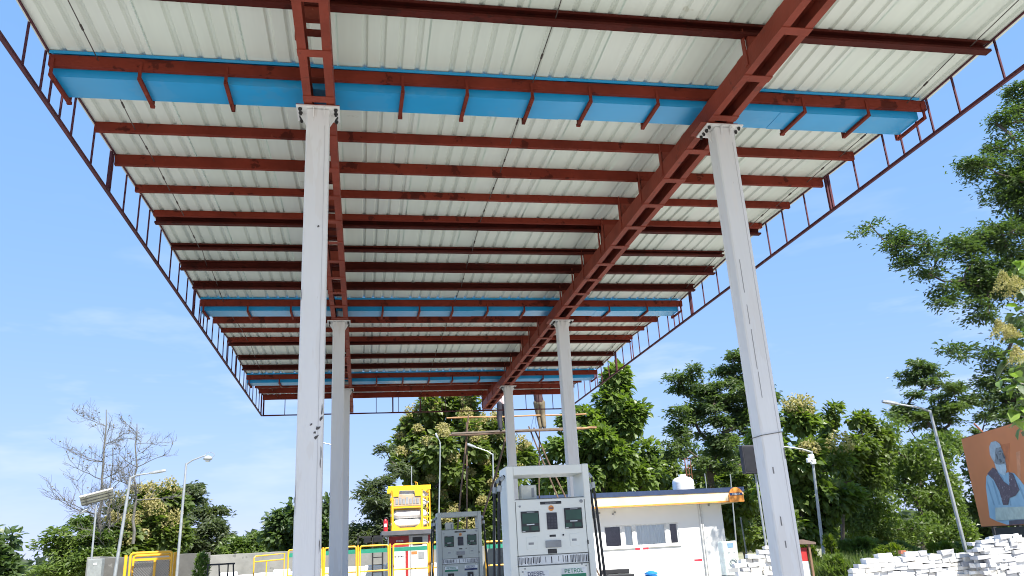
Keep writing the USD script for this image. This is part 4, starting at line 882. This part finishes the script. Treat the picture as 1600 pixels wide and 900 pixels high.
def tree(name, label, cat, base_px, Y, blobs, style, leaf, size, count, r0=.2, bark=None, flowers=0, seed=1, clump=.55, spread=None, cl=None, group=None, trunk_top=None, dz=None, dense=1.0, near_parts=0):
    """blobs: (px, py, radius px, extra distance m) measured outlines of the crown's masses; built as leaves on boughs."""
    r = np.random.default_rng(seed); C, RR = [], []
    for b in blobs:
        Yb = Y + (b[3] if len(b) > 3 else r.uniform(-1, 1) * b[2] * Y / FPX * .8); p = at(b[0], b[1], Yb); C.append(p); RR.append(b[2] * np.dot(p - EYE, F_) / FPX)
    C, RR = np.array(C), np.array(RR)
    bp = at(*base_px, Y); base = np.array([bp[0], bp[1], 0.0])
    lowest = max(.8, (C[:, 2] - RR).min()); cm = C.mean(0)
    start = np.array([base[0] * .6 + cm[0] * .4, base[1] * .6 + cm[1] * .4, trunk_top or lowest + .35 * (cm[2] - lowest)])
    vol = RR ** 2; count = int(count * 1.7); size = size * .82; ncl = cl or int(np.clip(vol.sum() / (clump ** 2) * 2.0, 40, 520)); pick = r.choice(len(C), ncl, p=vol / vol.sum())
    T = C[pick] + unit(ncl, r) * (RR[pick] * r.uniform(.25, 1.0, ncl) ** .45)[:, None] * np.array([1, 1, .92])
    T = T[T[:, 2] > .5]; ncl = len(T)
    nodes, par, rad, kids = skeleton(base, start, T[r.permutation(ncl)[:min(ncl, 150)]], r0, r)
    t = thing(name, label, cat, group=group)
    obj('trunk', wood(nodes, par, rad, kids), bark or BARK, t)
    w = r.lognormal(0, .3, ncl); w /= w.sum(); idx = r.choice(ncl, count, p=w); ctr = T[idx]
    out = ctr - C[pick[:ncl]][idx] if len(pick) == ncl else unit(count, r)
    s = clump
    if style == 'broad':        # big drooping leaves in whorls
        P = ctr + unit(count, r) * (r.random(count) ** .5 * s * 1.1)[:, None] * [1, 1, .85]
        D = (P - ctr) / s + .45 * out / (np.linalg.norm(out, axis=1, keepdims=True) + .1) + [0, 0, -.12] + r.normal(0, .45, (count, 3)); N = np.tile([0, 0, .8], (count, 1)) + r.normal(0, .45, (count, 3)) + .6 * SUN
        L = size * r.uniform(.6, 1.25, count); V, F = leaf_mesh(P, D, N, L, L * r.uniform(.6, .85, count), r, fine=True)
    elif style == 'spray':      # flat layered sprays of small leaves
        ax = unit(ncl, r); ax[:, 2] *= .25; ax += [0, 0, .05]; ax /= np.linalg.norm(ax, axis=1, keepdims=True)
        side = np.cross(ax, [0, 0, 1.0]); q = r.normal(0, .5, count)[:, None]; u = r.uniform(-1, 1, count)[:, None]
        P = ctr + ax[idx] * q * s + side[idx] * u * s * .55 + r.normal(0, .15 * s + .02, (count, 3)) - np.array([0, 0, 1]) * (q ** 2 + u ** 2 * .5) * s * .22
        D = ax[idx] * np.sign(q) * .6 + side[idx] * np.sign(u) + r.normal(0, .4, (count, 3)); N = np.tile([0, 0, .8], (count, 1)) + r.normal(0, .45, (count, 3)) + .5 * SUN
        L = size * r.uniform(.6, 1.3, count); V, F = leaf_mesh(P, D, N, L, L * r.uniform(.30, .48, count), r)
    else:                       # 'bush'
        P = ctr + unit(count, r) * (r.random(count) ** .4 * s)[:, None]
        D = unit(count, r) + [0, 0, .2]; N = unit(count, r) + [0, 0, .7]
        L = size * r.uniform(.6, 1.3, count); V, F = leaf_mesh(P, D, N, L, L * r.uniform(.42, .6, count), r)
    keep = P[:, 2] > .15
    V = V.reshape(count, -1, 3)[keep].reshape(-1, 3); k = keep.sum(); nv = len(V) // max(k, 1)
    F = ((np.array([[0, 1, 2], [0, 2, 3]]) if nv == 4 else np.array([[0, 1, 6], [1, 2, 6], [2, 3, 6], [3, 4, 6], [4, 5, 6], [5, 0, 6]]))[None] + (np.arange(k) * nv)[:, None, None]).reshape(-1, 3)
    obj('crown', (V, F), leaf, t)
    if flowers:
        pr_ = T - C[pick[:ncl]] if len(pick) == ncl else T * 0; top = T[np.argsort(-(pr_ @ np.array([.15, -.75, .65]) + .25 * T[:, 2] + r.normal(0, .6, ncl)))[:max(flowers, 1)]]
        for q in range(flowers):
            c = top[q % len(top)] + [0, -s * .6, s * .75]; n = 260; h = r.uniform(.6, 1.15)
            z = r.random(n); rr = np.sqrt(np.clip(1 - (z * 1.7 - .7) ** 2, 0, 1)) * .50 * h + .02; a = r.uniform(0, 2 * np.pi, n); P = c + np.stack([rr * np.cos(a), rr * np.sin(a), z * h * .8 - .15], 1) * r.uniform(.6, 1.0, (n, 1))
            V, F = leaf_mesh(P, unit(n, r), unit(n, r), np.full(n, .13), np.full(n, .10), r); obj('flower_panicle', (V, F), FLOWER, t, kind='stuff')
    return t

# left side
tree('young_tree', 'young leafy tree cut by the left edge of the picture', 'tree', (-12, 900), 30, [(2, 842, 14), (-12, 868, 22), (16, 842, 9), (-14, 892, 26), (3, 878, 14), (-35, 860, 30)], 'broad', L_DARK, .34, 1500, .10, seed=2, clump=.32)
tree('bushy_tree', 'dark green bushy tree behind the solar lamp at left', 'tree', (105, 900), 45, [(78, 862, 24), (100, 838, 22), (128, 822, 20), (112, 878, 36), (74, 893, 24), (146, 850, 24), (128, 862, 30), (152, 885, 30)], 'spray', L_LIGHT, .32, 5600, .18, seed=3, clump=.62)
tree('flowering_teak', 'flowering tree with cream blossom behind the leaning lamp at left', 'tree', (222, 900), 48, [(234, 764, 20), (212, 795, 30), (248, 795, 28), (190, 825, 30), (238, 832, 36), (202, 855, 28), (176, 795, 14), (165, 850, 22), (258, 850, 24)], 'broad', L_TEAK, .46, 5200, .2, flowers=30, seed=4, clump=.6)
tree('feathery_tree', 'dark feathery tree right of the tallest left lamp', 'tree', (308, 900), 55, [(311, 760, 16), (300, 785, 24), (327, 790, 20), (308, 818, 34), (340, 822, 20), (288, 842, 26), (340, 850, 26), (312, 858, 30), (285, 800, 14), (272, 835, 14)], 'spray', L_GREY, .36, 7500, .22, seed=5, clump=.66)
tree('round_bush_tree', 'small round tree above the concrete wall at left', 'tree', (392, 900), 50, [(394, 842, 17), (375, 856, 16), (400, 860, 22), (362, 862, 10)], 'spray', L_LIGHT, .32, 3000, .12, seed=6, clump=.55)
tree('drooping_tree', 'drooping leafy tree behind the two left columns', 'tree', (490, 900), 42, [(446, 806, 16), (438, 832, 14), (503, 796, 14), (500, 830, 18), (470, 812, 22), (452, 850, 10), (480, 845, 16)], 'broad', L_DARK, .36, 3200, .14, seed=7, clump=.5)
tree('pale_bush', 'pale green bushy tree just right of the second left column', 'tree', (553, 900), 50, [(552, 836, 14), (560, 850, 18), (575, 845, 16), (540, 855, 12)], 'spray', L_GREY, .3, 2600, .1, seed=8, clump=.5)
tree('fine_leaved_tree', 'tall fine leaved tree left of the yellow cylinder frame', 'tree', (600, 900), 43, [(592, 752, 17), (580, 792, 20), (606, 792, 24), (622, 735, 22), (600, 826, 24), (572, 826, 15), (628, 812, 24), (608, 704, 14), (570, 770, 8), (575, 850, 20)], 'spray', L_GREY, .30, 8000, .16, seed=9, clump=.6)
tree('flowering_teak', 'largest cream blossomed tree behind the far end of the canopy', 'tree', (700, 900), 47, [(700, 645, 30), (742, 632, 24), (662, 688, 36), (710, 705, 48), (762, 685, 34), (642, 726, 24), (690, 768, 50), (750, 768, 46), (668, 640, 18), (800, 722, 26), (720, 820, 60), (660, 820, 40), (790, 770, 26)], 'broad', L_TEAK, .46, 12500, .3, flowers=105, seed=10, clump=.66)
tree('broad_leaf_tree', 'bright broad leaved tree seen right of the second right column', 'tree', (945, 900), 42, [(955, 596, 26), (962, 636, 36), (920, 672, 38), (986, 655, 26), (940, 712, 46), (996, 712, 26), (868, 652, 16), (884, 712, 30), (1014, 742, 18), (970, 755, 40), (900, 752, 36)], 'broad', L_LIGHT, .42, 9500, .28, seed=11, clump=.6)
tree('feathery_tree', 'large feathery tree behind the office left of the near right column', 'tree', (1120, 900), 46, [(1128, 585, 28), (1092, 616, 36), (1158, 622, 40), (1074, 674, 26), (1138, 684, 44), (1190, 632, 28), (1108, 726, 40), (1050, 700, 14), (1190, 700, 36), (1058, 640, 10), (1062, 585, 12), (1080, 596, 26), (1160, 578, 28), (1052, 648, 20), (1120, 650, 44), (1130, 560, 18)], 'spray', L_FEATH, .34, 17000, .28, seed=12, clump=.7)
tree('dark_tree', 'dark dense tree directly behind the office roof', 'tree', (1040, 900), 52, [(1010, 750, 34), (1060, 740, 34), (1100, 752, 36), (1160, 766, 40), (1180, 820, 40), (1140, 800, 34), (1040, 790, 40)], 'broad', L_TEAK, .44, 6500, .22, seed=13, clump=.65)
tree('teak_tree', 'big leaved tree right of the near right column beside the floodlight lamp', 'tree', (1255, 900), 31, [(1200, 676, 26), (1238, 716, 32), (1222, 770, 32), (1272, 768, 36), (1288, 722, 24), (1248, 662, 14), (1282, 816, 32), (1236, 815, 26), (1310, 790, 26)], 'broad', L_LIGHT, .40, 4600, .16, flowers=5, seed=14, clump=.5)
tree('shoot_tree', 'slim tree with several upright leafy shoots against the sky', 'tree', (1320, 900), 34, [(1304, 648, 13), (1300, 682, 18), (1319, 640, 6), (1335, 655, 7), (1352, 660, 10), (1345, 690, 18), (1374, 690, 13), (1320, 715, 24), (1318, 668, 8), (1380, 720, 18), (1350, 735, 24)], 'broad', L_TEAK, .32, 3400, .12, seed=15, clump=.34)
tree('dense_tree', 'dense dark tree filling the view left of the leaning right lamp', 'tree', (1410, 900), 35, [(1402, 700, 38), (1440, 756, 44), (1382, 766, 40), (1342, 790, 38), (1460, 702, 36), (1420, 818, 40), (1370, 826, 34), (1482, 788, 36), (1496, 732, 30), (1330, 835, 30), (1480, 840, 30)], 'bush', L_LIGHT, .25, 15000, .2, seed=16, clump=.6)
tree('spreading_tree', 'mid height spreading tree behind the lamp arm at right', 'tree', (1450, 900), 40, [(1430, 584, 22), (1458, 598, 26), (1424, 634, 24), (1490, 618, 24), (1406, 652, 14), (1520, 642, 26), (1468, 654, 30), (1412, 560, 8), (1540, 680, 30), (1510, 690, 30)], 'spray', L_FEATH, .28, 9500, .2, seed=17, clump=.52)
tree('big_tree', 'tallest dark tree reaching in from the right with long branches', 'tree', (1690, 900), 23, [(1566, 184, 18), (1588, 228, 36), (1534, 262, 20), (1508, 252, 8), (1560, 302, 22), (1602, 300, 44), (1592, 376, 50), (1366, 352, 14), (1398, 374, 18), (1430, 384, 24), (1470, 388, 24), (1510, 384, 26), (1540, 368, 22), (1448, 424, 14), (1480, 456, 16), (1420, 402, 12), (1520, 428, 26), (1560, 450, 34),
    (1468, 474, 8), (1530, 482, 20), (1488, 542, 12), (1520, 552, 18), (1558, 560, 22), (1592, 512, 30), (1560, 606, 22), (1350, 362, 6), (1660, 300, 80), (1690, 420, 80), (1650, 520, 60), (1620, 150, 40), (1680, 200, 70), (1610, 440, 40), (1582, 640, 34), (1548, 622, 22), (1604, 600, 40), (1575, 250, 40), (1545, 430, 34)], 'spray', L_DARK, .20, 44000, .22, seed=18, clump=.46, cl=620, trunk_top=4.0)
tree('back_tree', 'dark tree mass between the billboard and the leaning right lamp', 'tree', (1560, 900), 40, [(1540, 730, 40), (1580, 700, 40), (1520, 790, 36), (1570, 790, 46), (1610, 760, 50), (1600, 830, 40), (1560, 840, 36)], 'bush', L_DARK, .3, 7000, .2, seed=19, clump=.6)

tree('dark_tree', 'dark tree seen through the gap between the large dispenser and the office', 'tree', (880, 900), 60, [(850, 770, 36), (900, 780, 40), (832, 735, 20), (880, 820, 40), (930, 790, 30)], 'broad', L_DARK, .5, 4500, .2, seed=22, clump=.7)
tree('back_tree', 'tree mass behind the floodlight lamp and the upright leafy shoots', 'tree', (1300, 900), 58, [(1240, 745, 40), (1300, 750, 44), (1345, 765, 44), (1270, 810, 44), (1330, 825, 44), (1220, 810, 40), (1390, 740, 34)], 'bush', L_LIGHT, .42, 9000, .2, seed=23, clump=.8)
tree('back_tree', 'darker tree mass behind the right end of the office', 'tree', (1170, 900), 60, [(1130, 720, 40), (1180, 730, 44), (1090, 740, 40), (1200, 790, 44), (1150, 800, 44), (1060, 690, 26)], 'bush', L_FEATH, .42, 8000, .2, seed=24, clump=.8)

# bare tree
def bare_tree():
    r = np.random.default_rng(21); Y = 45; t = thing('bare_tree', 'tall leafless tree with fine grey branches at left', 'tree')
    m = MB()
    def stem(p, q, r0, r1, n=9, wob=.10):
        k = np.linspace(0, 1, n)[:, None]; P = p + (q - p) * k; P[1:-1] += r.normal(0, wob * .35, (n - 2, 3)); m.tube(P, np.linspace(r0, r1, n), 6 if r0 > .05 else 4, caps=False); return P
    def twig(p, d, L, r0, depth):
        n = 5; P = [p]; dd = d / np.linalg.norm(d)
        for i in range(n): dd = dd + r.normal(0, .13, 3) + [0, 0, .05]; dd /= np.linalg.norm(dd); P.append(P[-1] + dd * L / n)
        P = np.array(P); m.tube(P, np.linspace(r0, max(r0 * .35, .005), n + 1), 4, caps=False)
        if depth > 0:
            for i in range(1, n + 1):
                for _ in range(2 if depth > 1 else 2):
                    if r.random() < .70: s = r.normal(0, 1, 3); s -= dd * (s @ dd); s /= np.linalg.norm(s); twig(P[i], dd * .75 + s * .75 + [0, 0, .12], L * r.uniform(.32, .55), max(r0 * .5, .006), depth - 1)
    for (bpx, tpx, r0, nb, lm) in (((155, 895), (166, 640), .12, 19, 1.0), ((173, 880), (176, 700), .07, 6, .6), ((208, 850), (214, 662), .08, 9, .75)):
        b = at(*bpx, Y); b[2] = 0 if bpx[1] > 860 else b[2]; q = at(*tpx, Y); P = stem(b, q, r0, .02, 12)
        for i in range(nb):
            f = .38 + .6 * i / nb; p = P[0] + (P[-1] - P[0]) * f; k = int(f * 11); p = P[k]
            a = r.uniform(0, 2 * np.pi); d = np.array([math.cos(a), math.sin(a) * .7, r.uniform(.15, .7)]); twig(p, d, lm * (2.9 - 2.0 * f) * r.uniform(.8, 1.2) + .35, .034 * (1.15 - f) + .009, 2)
    obj('trunk', m, look('pale_grey_twig', (.135, .13, .118), .9), t)
    n = 260; V0 = np.vstack(m.v); P = V0[r.choice(len(V0), n)]; V, F = leaf_mesh(P, unit(n, r), unit(n, r), np.full(n, .12), np.full(n, .07), r); obj('last_leaves', (V, F), look('withered_leaf', (.12, .10, .06), .9), t)
bare_tree()

# nearest tree: leaves and blossoms of the branch that enters at the right edge
def near_tree():
    r = np.random.default_rng(31); Y = 11.5; t = thing('near_teak', 'nearest large leaved tree with cream blossom at the right edge', 'tree')
    base = at(1760, 890, Y); base[2] = 0; top = at(1725, 470, Y); m = MB(); m.tube([base, base * .5 + top * .5 + [.1, 0, 0], top], [.14, .10, .05], 8, caps=False)
    tips = [(1592, 402), (1600, 440), (1588, 480), (1574, 545), (1596, 560), (1580, 590), (1600, 610), (1575, 640), (1602, 655), (1622, 520), (1640, 600), (1660, 450), (1650, 670), (1690, 540), (1600, 510), (1640, 400)]
    whorls = []
    for (a, b) in tips:
        p = at(a + 6, b + 6, Y + r.uniform(-.5, .5)); f = np.clip((p[2] - base[2]) / (top[2]), .35, .95); q = base + (top - base) * f + [0, 0, -.3]
        m.tube([q, q * .5 + p * .5 + [0, 0, -.12], p], [.03, .02, .012], 5, caps=False); whorls.append(p)
    obj('trunk', m, BARKG, t)
    lk = [look('near_leaf', (.12, .19, .055), .42, .2, 5.0, .3, 30, color2=(.08, .13, .035), trans=.3), look('near_leaf_young', (.20, .30, .05), .42, .2, 5.0, .3, 30, trans=.35), look('near_leaf_dull', (.085, .125, .055), .5, .2, 5.0, .3, 30, trans=.25)]
    for p in whorls:
        for k in range(int(r.integers(11, 16))):
            a = r.uniform(0, 2 * np.pi); D = np.array([[math.cos(a), math.sin(a), r.uniform(-.9, .35)]]); N = np.array([[0, 0, 1.0]]) + r.normal(0, .3, (1, 3)); L = np.array([r.uniform(.17, .34)])
            V, F = leaf_mesh(p[None] + r.normal(0, .08, (1, 3)) - [0, 0, .05 * (k % 3)], D, N, L, L * .62, r, fine=True, curl=r.uniform(.1, .35)); obj('leaf', (V, F), lk[int(r.choice(3, p=[.5, .2, .3]))], t)
    for (a, b, sc) in ((1570, 442, .34), (1590, 450, .36), (1563, 514, .26), (1580, 520, .22), (1590, 556, .28), (1620, 440, .4), (1650, 560, .4)):
        c = at(a, b, Y - .3); n = 620; k = r.random(n); rr = (1 - k) * .8 * sc + .02; an = r.uniform(0, 2 * np.pi, n)
        P = c + np.stack([rr * np.cos(an), rr * np.sin(an), (k - .45) * sc * 1.3], 1) * r.uniform(.55, 1, (n, 1)); V, F = leaf_mesh(P, unit(n, r), unit(n, r), np.full(n, .03), np.full(n, .024), r); obj('flower_panicle', (V, F), FLOWER, t, kind='stuff')
near_tree()

# shrubs and grass
def shrub(label, px, py, Y, w, h, leaf, size, count, seed, name='shrub', cat='shrub', cone=False):
    r = np.random.default_rng(seed); p = at(px, py, Y); b = np.array([p[0], p[1], 0]); H = p[2] if h is None else h
    t = thing(name, label, cat, tuple(b)); m = MB(); m.tube([(0, 0, 0), (0, 0, H * .8)], [.04, .015], 6)
    for k in range(9): a = k * 2.4; m.tube([(0, 0, H * (.1 + .07 * k)), (math.cos(a) * w * .35, math.sin(a) * w * .35, H * (.25 + .07 * k))], [.018, .006], 4)
    obj('stem', m, BARK, t); z = r.random(count) ** (.8 if cone else .7)
    rr = w * ((1 - z) ** .8 + .04 if cone else np.sqrt(np.clip(1 - (z * 2 - 1) ** 2, .02, 1))) * .5 * (1 + .3 * np.sin(z * 17 + r.uniform(0, 6))) * r.random(count) ** .35; a = r.uniform(0, 2 * np.pi, count)
    P = np.stack([rr * np.cos(a), rr * np.sin(a), z * H], 1); P[:, :2] += .12 * w * np.stack([np.sin(z * 9 + 3 * a), np.cos(z * 7 + 2 * a)], 1)
    D = np.stack([np.cos(a), np.sin(a), np.full(count, .9)], 1) + r.normal(0, .35, (count, 3)); V, F = leaf_mesh(P, D, unit(count, r) + [0, 0, .4], size * r.uniform(.6, 1.3, count), size * r.uniform(.25, .45, count), r)
    obj('foliage', (V, F), leaf, t); return t
shrub('small pointed conifer in front of the concrete wall at left', 315, 868, 25, .55, None, L_LIGHT, .14, 1500, 41, 'conifer', 'conifer', True)
shrub('bright yellow green conifer just right of the near right column', 1262, 852, 28, 1.1, None, L_THUJA, .16, 1600, 42, 'conifer', 'conifer', True)
shrub('slim yellow green conifer beside the floodlight lamp base', 1295, 838, 27, .6, None, L_THUJA, .16, 1200, 43, 'conifer', 'conifer', True)
shrub('wide grassy green bush above the low block stack', 1342, 846, 30, 1.9, None, L_LIGHT, .24, 3000, 44)
shrub('dull leafy bush right of the wide grassy bush', 1400, 850, 31, 1.5, None, L_FEATH, .2, 1800, 45)
shrub('bright yellow green shrub on the low block stack line left of the red brick', 1392, 853, 24, .9, None, L_THUJA, .15, 1500, 46)
shrub('bright yellow green shrub left of the tall white heap', 1472, 850, 24, 1.0, None, L_THUJA, .15, 1600, 47)
shrub('small green bush touching the left side of the tall white heap', 1496, 850, 25, .7, None, L_FEATH, .15, 1000, 48)
shrub('low light green bush in front of the floodlight lamp base', 1305, 872, 24, .8, None, L_LIGHT, .2, 900, 49)
def scatter(name, label, n, xr, yr, h, mat, seed, kind='stuff', w=.012):
    r = np.random.default_rng(seed); P = np.stack([r.uniform(*xr, n), r.uniform(*yr, n), np.zeros(n)], 1); D = r.normal(0, .3, (n, 3)) + [0, 0, 1]; L = h * r.uniform(.4, 1.1, n)
    V, F = leaf_mesh(P, D, unit(n, r), L, np.full(n, w), r, curl=.1); obj(name, (V, F), mat, kind=kind, label=label, cat='grass')
scatter('tall_grass', 'tall loose grass growing in front of the trees at right', 12000, (14.3, 26), (21.5, 30), 1.05, leaf_look('grass_blade', (.24, .31, .09), (.15, .21, .06)), 51, w=.06)
def far_trees():
    r = np.random.default_rng(61); n = 26000; a = r.uniform(-48, 62, n); Yd = r.uniform(105, 150, n); x = np.tan(np.radians(a)) * Yd
    top = 3.0 + 3.2 * meshkit.fbm(np.stack([a * .35, np.zeros(n), np.zeros(n)], 1), 4, 3) ; z = r.random(n) ** .8 * top
    V, F = leaf_mesh(np.stack([x, Yd, z], 1), unit(n, r), unit(n, r) + [0, -.3, .5], r.uniform(.9, 1.8, n), r.uniform(.6, 1.1, n), r)
    obj('distant_woodland', (V, F), leaf_look('hazy_far_leaf', (.14, .18, .12), (.09, .12, .085), sc=.05), kind='stuff', label='low pale woodland on the horizon', cat='woodland')
far_trees()

# ---------------------------------------------------------------- scaffold at the far end of the canopy
BAM = look('bamboo_pole', (.42, .22, .07), .6, .2, 6.0, color2=(.30, .15, .06)); POLE = look('weathered_wooden_pole', (.17, .11, .075), .8, .25, 6.0); PLANK = look('grey_plank', (.20, .165, .14), .8, .2, 5.0, stretch=(1, 8, 8))
SY = 25.3
sc = thing('scaffold', 'bamboo and timber scaffold with a plank below the far end of the canopy', 'scaffold')
def sbar(name, a, b, r, mat, Ya=SY, Yb=SY, ground=False):
    p, q = at(*a, Ya), at(*b, Yb)
    if ground: q = p + (q - p) * (p[2] - .06) / (p[2] - q[2])
    k = np.linspace(0, 1, 6)[:, None]; P = p + (q - p) * k; P[1:-1] += rng.normal(0, .012, (4, 3)); m = MB(); m.tube(P, r, 7); obj(name, m, mat, sc)
sbar('upper_rail', (698, 653), (916, 647), .026, BAM)
sbar('lower_rail', (702, 680), (918, 669), .032, POLE, SY - .12, SY - .12)
sbar('lower_rail', (880, 671), (932, 668), .03, BAM, SY - .2, SY - .2)
p0, p1 = at(705, 677, SY), at(905, 668, SY); m = MB(); m.beam(p0 - (0, 0, .02), p1 - (0, 0, .02), .32, .045); obj('plank', m, PLANK, sc)
sbar('upright', (732, 648), (722, 752), .026, POLE, ground=True); sbar('upright', (729, 660), (729, 752), .026, POLE, SY + .3, SY + .3, True)
sbar('upright', (793, 675), (774, 740), .032, POLE, SY - .2, SY - .2, True); sbar('upright', (826, 666), (849, 722), .026, POLE, ground=True); sbar('upright', (834, 668), (858, 722), .026, POLE, SY + .15, SY + .15, True)
sbar('upright', (843, 645), (843, 700), .022, POLE, SY + .5, SY + .5, True)
m = MB(); q = at(834, 650, SY - .1); m.tube([q, at(830, 668, SY - .1), at(832, 690, SY - .1)], .006, 4); q = at(836, 650, SY - .1); m.tube([q, at(838, 668, SY - .1)], .006, 4); obj('rope', m, BOLT, sc)

# ---------------------------------------------------------------- people
SKIN = look('skin', (.20, .11, .07), .55); HAIRB = look('black_hair', (.015, .013, .012), .6)
def hull_chain(pairs):
    parts = []
    for (p, rp), (q, rq) in pairs:
        a = m3.Manifold.sphere(rp, 14).translate(tuple(map(float, p))); b = m3.Manifold.sphere(rq, 14).translate(tuple(map(float, q))); parts.append(m3.Manifold.batch_hull([a, b]))
    return m3.Manifold.batch_boolean(parts, m3.OpType.Add)
def smooth_mesh(man, edge=.035, it=6):
    g = man.refine_to_length(edge).to_mesh(); t = trimesh.Trimesh(g.vert_properties[:, :3], g.tri_verts, process=True); trimesh.smoothing.filter_taubin(t, iterations=it); return t
def person(label, loc, rotz, J, shirt, trousers, seed=0):
    """J: joints of the pose (x right, y ahead of the body, z up) in metres."""
    t = thing('person', label, 'person', loc, rotz); P = {k: np.array(v, float) for k, v in J.items()}
    hip = (P['hipL'] + P['hipR']) / 2; ch = P['chest']; nk = P['neck']; hd = P['head']
    pairs = [((hip, .13), (hip * .5 + ch * .5, .125)), ((hip * .5 + ch * .5, .125), (ch, .135)), ((P['shL'], .065), (P['shR'], .065)), ((ch, .12), (P['shL'], .06)), ((ch, .12), (P['shR'], .06)), ((ch, .09), (nk, .055)), ((nk, .052), (hd - (0, 0, .07), .055)),
             ((hd - (0, 0, .05), .075), (hd + (0, -.01, .03), .09)), ((hd + (0, .075, -.01), .014), (hd + (0, .09, -.025), .016)), ((hd + (.085, 0, -.01), .014), (hd + (.088, 0, .01), .018)), ((hd + (-.085, 0, -.01), .014), (hd + (-.088, 0, .01), .018))]
    for s in 'LR':
        pairs += [((P['hip' + s], .095), (P['kn' + s], .062)), ((P['kn' + s], .060), (P['an' + s], .042)), ((P['an' + s] + (0, -.02, -.03), .038), (P['an' + s] + (0, .16, -.05), .034)),
                  ((P['sh' + s], .058), (P['el' + s], .043)), ((P['el' + s], .041), (P['wr' + s], .030))]
        w = P['wr' + s]; d = w - P['el' + s]; d /= np.linalg.norm(d); sd = np.cross(d, (0, 1, 0)); sd /= np.linalg.norm(sd) + 1e-6; n = np.cross(sd, d)
        for k in range(4):
            o = sd * (k - 1.5) * .02; pairs += [((w + d * .01, .018), (w + d * .085 + o, .013)), ((w + d * .085 + o, .010), (w + d * (.13 - .008 * abs(k - 1.4)) + o + n * .02, .009)), ((w + d * (.13 - .008 * abs(k - 1.4)) + o + n * .02, .009), (w + d * .15 + o + n * .05, .008))]
        pairs += [((w + d * .02, .014), (w + d * .06 + sd * .05, .011)), ((w + d * .06 + sd * .05, .011), (w + d * .10 + sd * .055 + n * .02, .009))]
    obj('body', smooth_mesh(hull_chain(pairs), .03, 5), SKIN, t, smooth=True)
    tp = [((hip + (0, 0, .06), .142), (hip - (0, 0, .02), .150))]
    for s in 'LR': tp += [((hip, .13), (P['hip' + s], .112)), ((P['hip' + s], .112), (P['kn' + s], .085)), ((P['kn' + s], .085), (P['an' + s], .066))]
    obj('trousers', smooth_mesh(hull_chain(tp), .04, 4), trousers, t, smooth=True)
    sp = [((hip + (0, 0, .03), .155), (hip * .4 + ch * .6, .145)), ((hip * .4 + ch * .6, .145), (ch, .152)), ((ch, .14), (P['shL'], .076)), ((ch, .14), (P['shR'], .076))]
    for s in 'LR': sp += [((P['sh' + s], .078), (P['sh' + s] * .35 + P['el' + s] * .65, .066))]
    obj('shirt', smooth_mesh(hull_chain(sp), .04, 4), shirt, t, smooth=True)
    obj('hair', smooth_mesh(hull_chain([((hd + (0, -.03, .04), .098), (hd + (0, -.02, .055), .095)), ((hd + (0, -.05, -.02), .075), (hd + (0, -.03, .04), .09))]), .035, 3), HAIRB, t, smooth=True)
    for s in 'LR': obj('sandal', smooth_mesh(hull_chain([((P['an' + s] + (0, -.03, -.055), .045), (P['an' + s] + (0, .17, -.065), .043))]), .03, 3), HAIRB, t, smooth=True)
    return t
f1 = at(786, 675, SY); f2 = at(845, 672, SY)
J1 = dict(hipL=(-.09, 0, .88), hipR=(.09, .0, .88), knL=(-.13, .03, .48), anL=(-.17, -.06, .10), knR=(.12, .06, .48), anR=(.16, .02, .10), chest=(.02, .05, 1.24), neck=(.02, .08, 1.46), head=(.02, .12, 1.62), shL=(-.18, .05, 1.38), shR=(.22, .05, 1.38), elL=(-.26, .22, 1.18), wrL=(-.18, .42, 1.30), elR=(.30, .22, 1.40), wrR=(.24, .36, 1.62))
J2 = dict(hipL=(-.08, 0, .88), hipR=(.09, .0, .88), knL=(-.04, .10, .48), anL=(.0, .0, .10), knR=(.10, .03, .48), anR=(.12, -.06, .10), chest=(-.03, .02, 1.24), neck=(-.05, .02, 1.46), head=(-.05, .05, 1.62), shL=(-.22, .0, 1.39), shR=(.15, .0, 1.39), elL=(-.28, .12, 1.62), wrL=(-.20, .22, 1.84), elR=(.22, .12, 1.62), wrR=(.17, .22, 1.85))
person('person in pale pink shirt and dark trousers on the scaffold behind a column', tuple(f1 + (.03, 0, .005)), 25, J1, look('pale_pink_cloth', (.62, .50, .50), .8, .08, 6.0), look('dark_navy_cloth', (.022, .022, .035), .8))
person('person in dark maroon shirt and khaki trousers reaching up on the scaffold', tuple(f2 + (0, 0, .005)), -12, J2, look('dark_maroon_cloth', (.055, .022, .022), .8, .15, 8.0), look('khaki_cloth', (.16, .13, .08), .8, .15, 8.0))
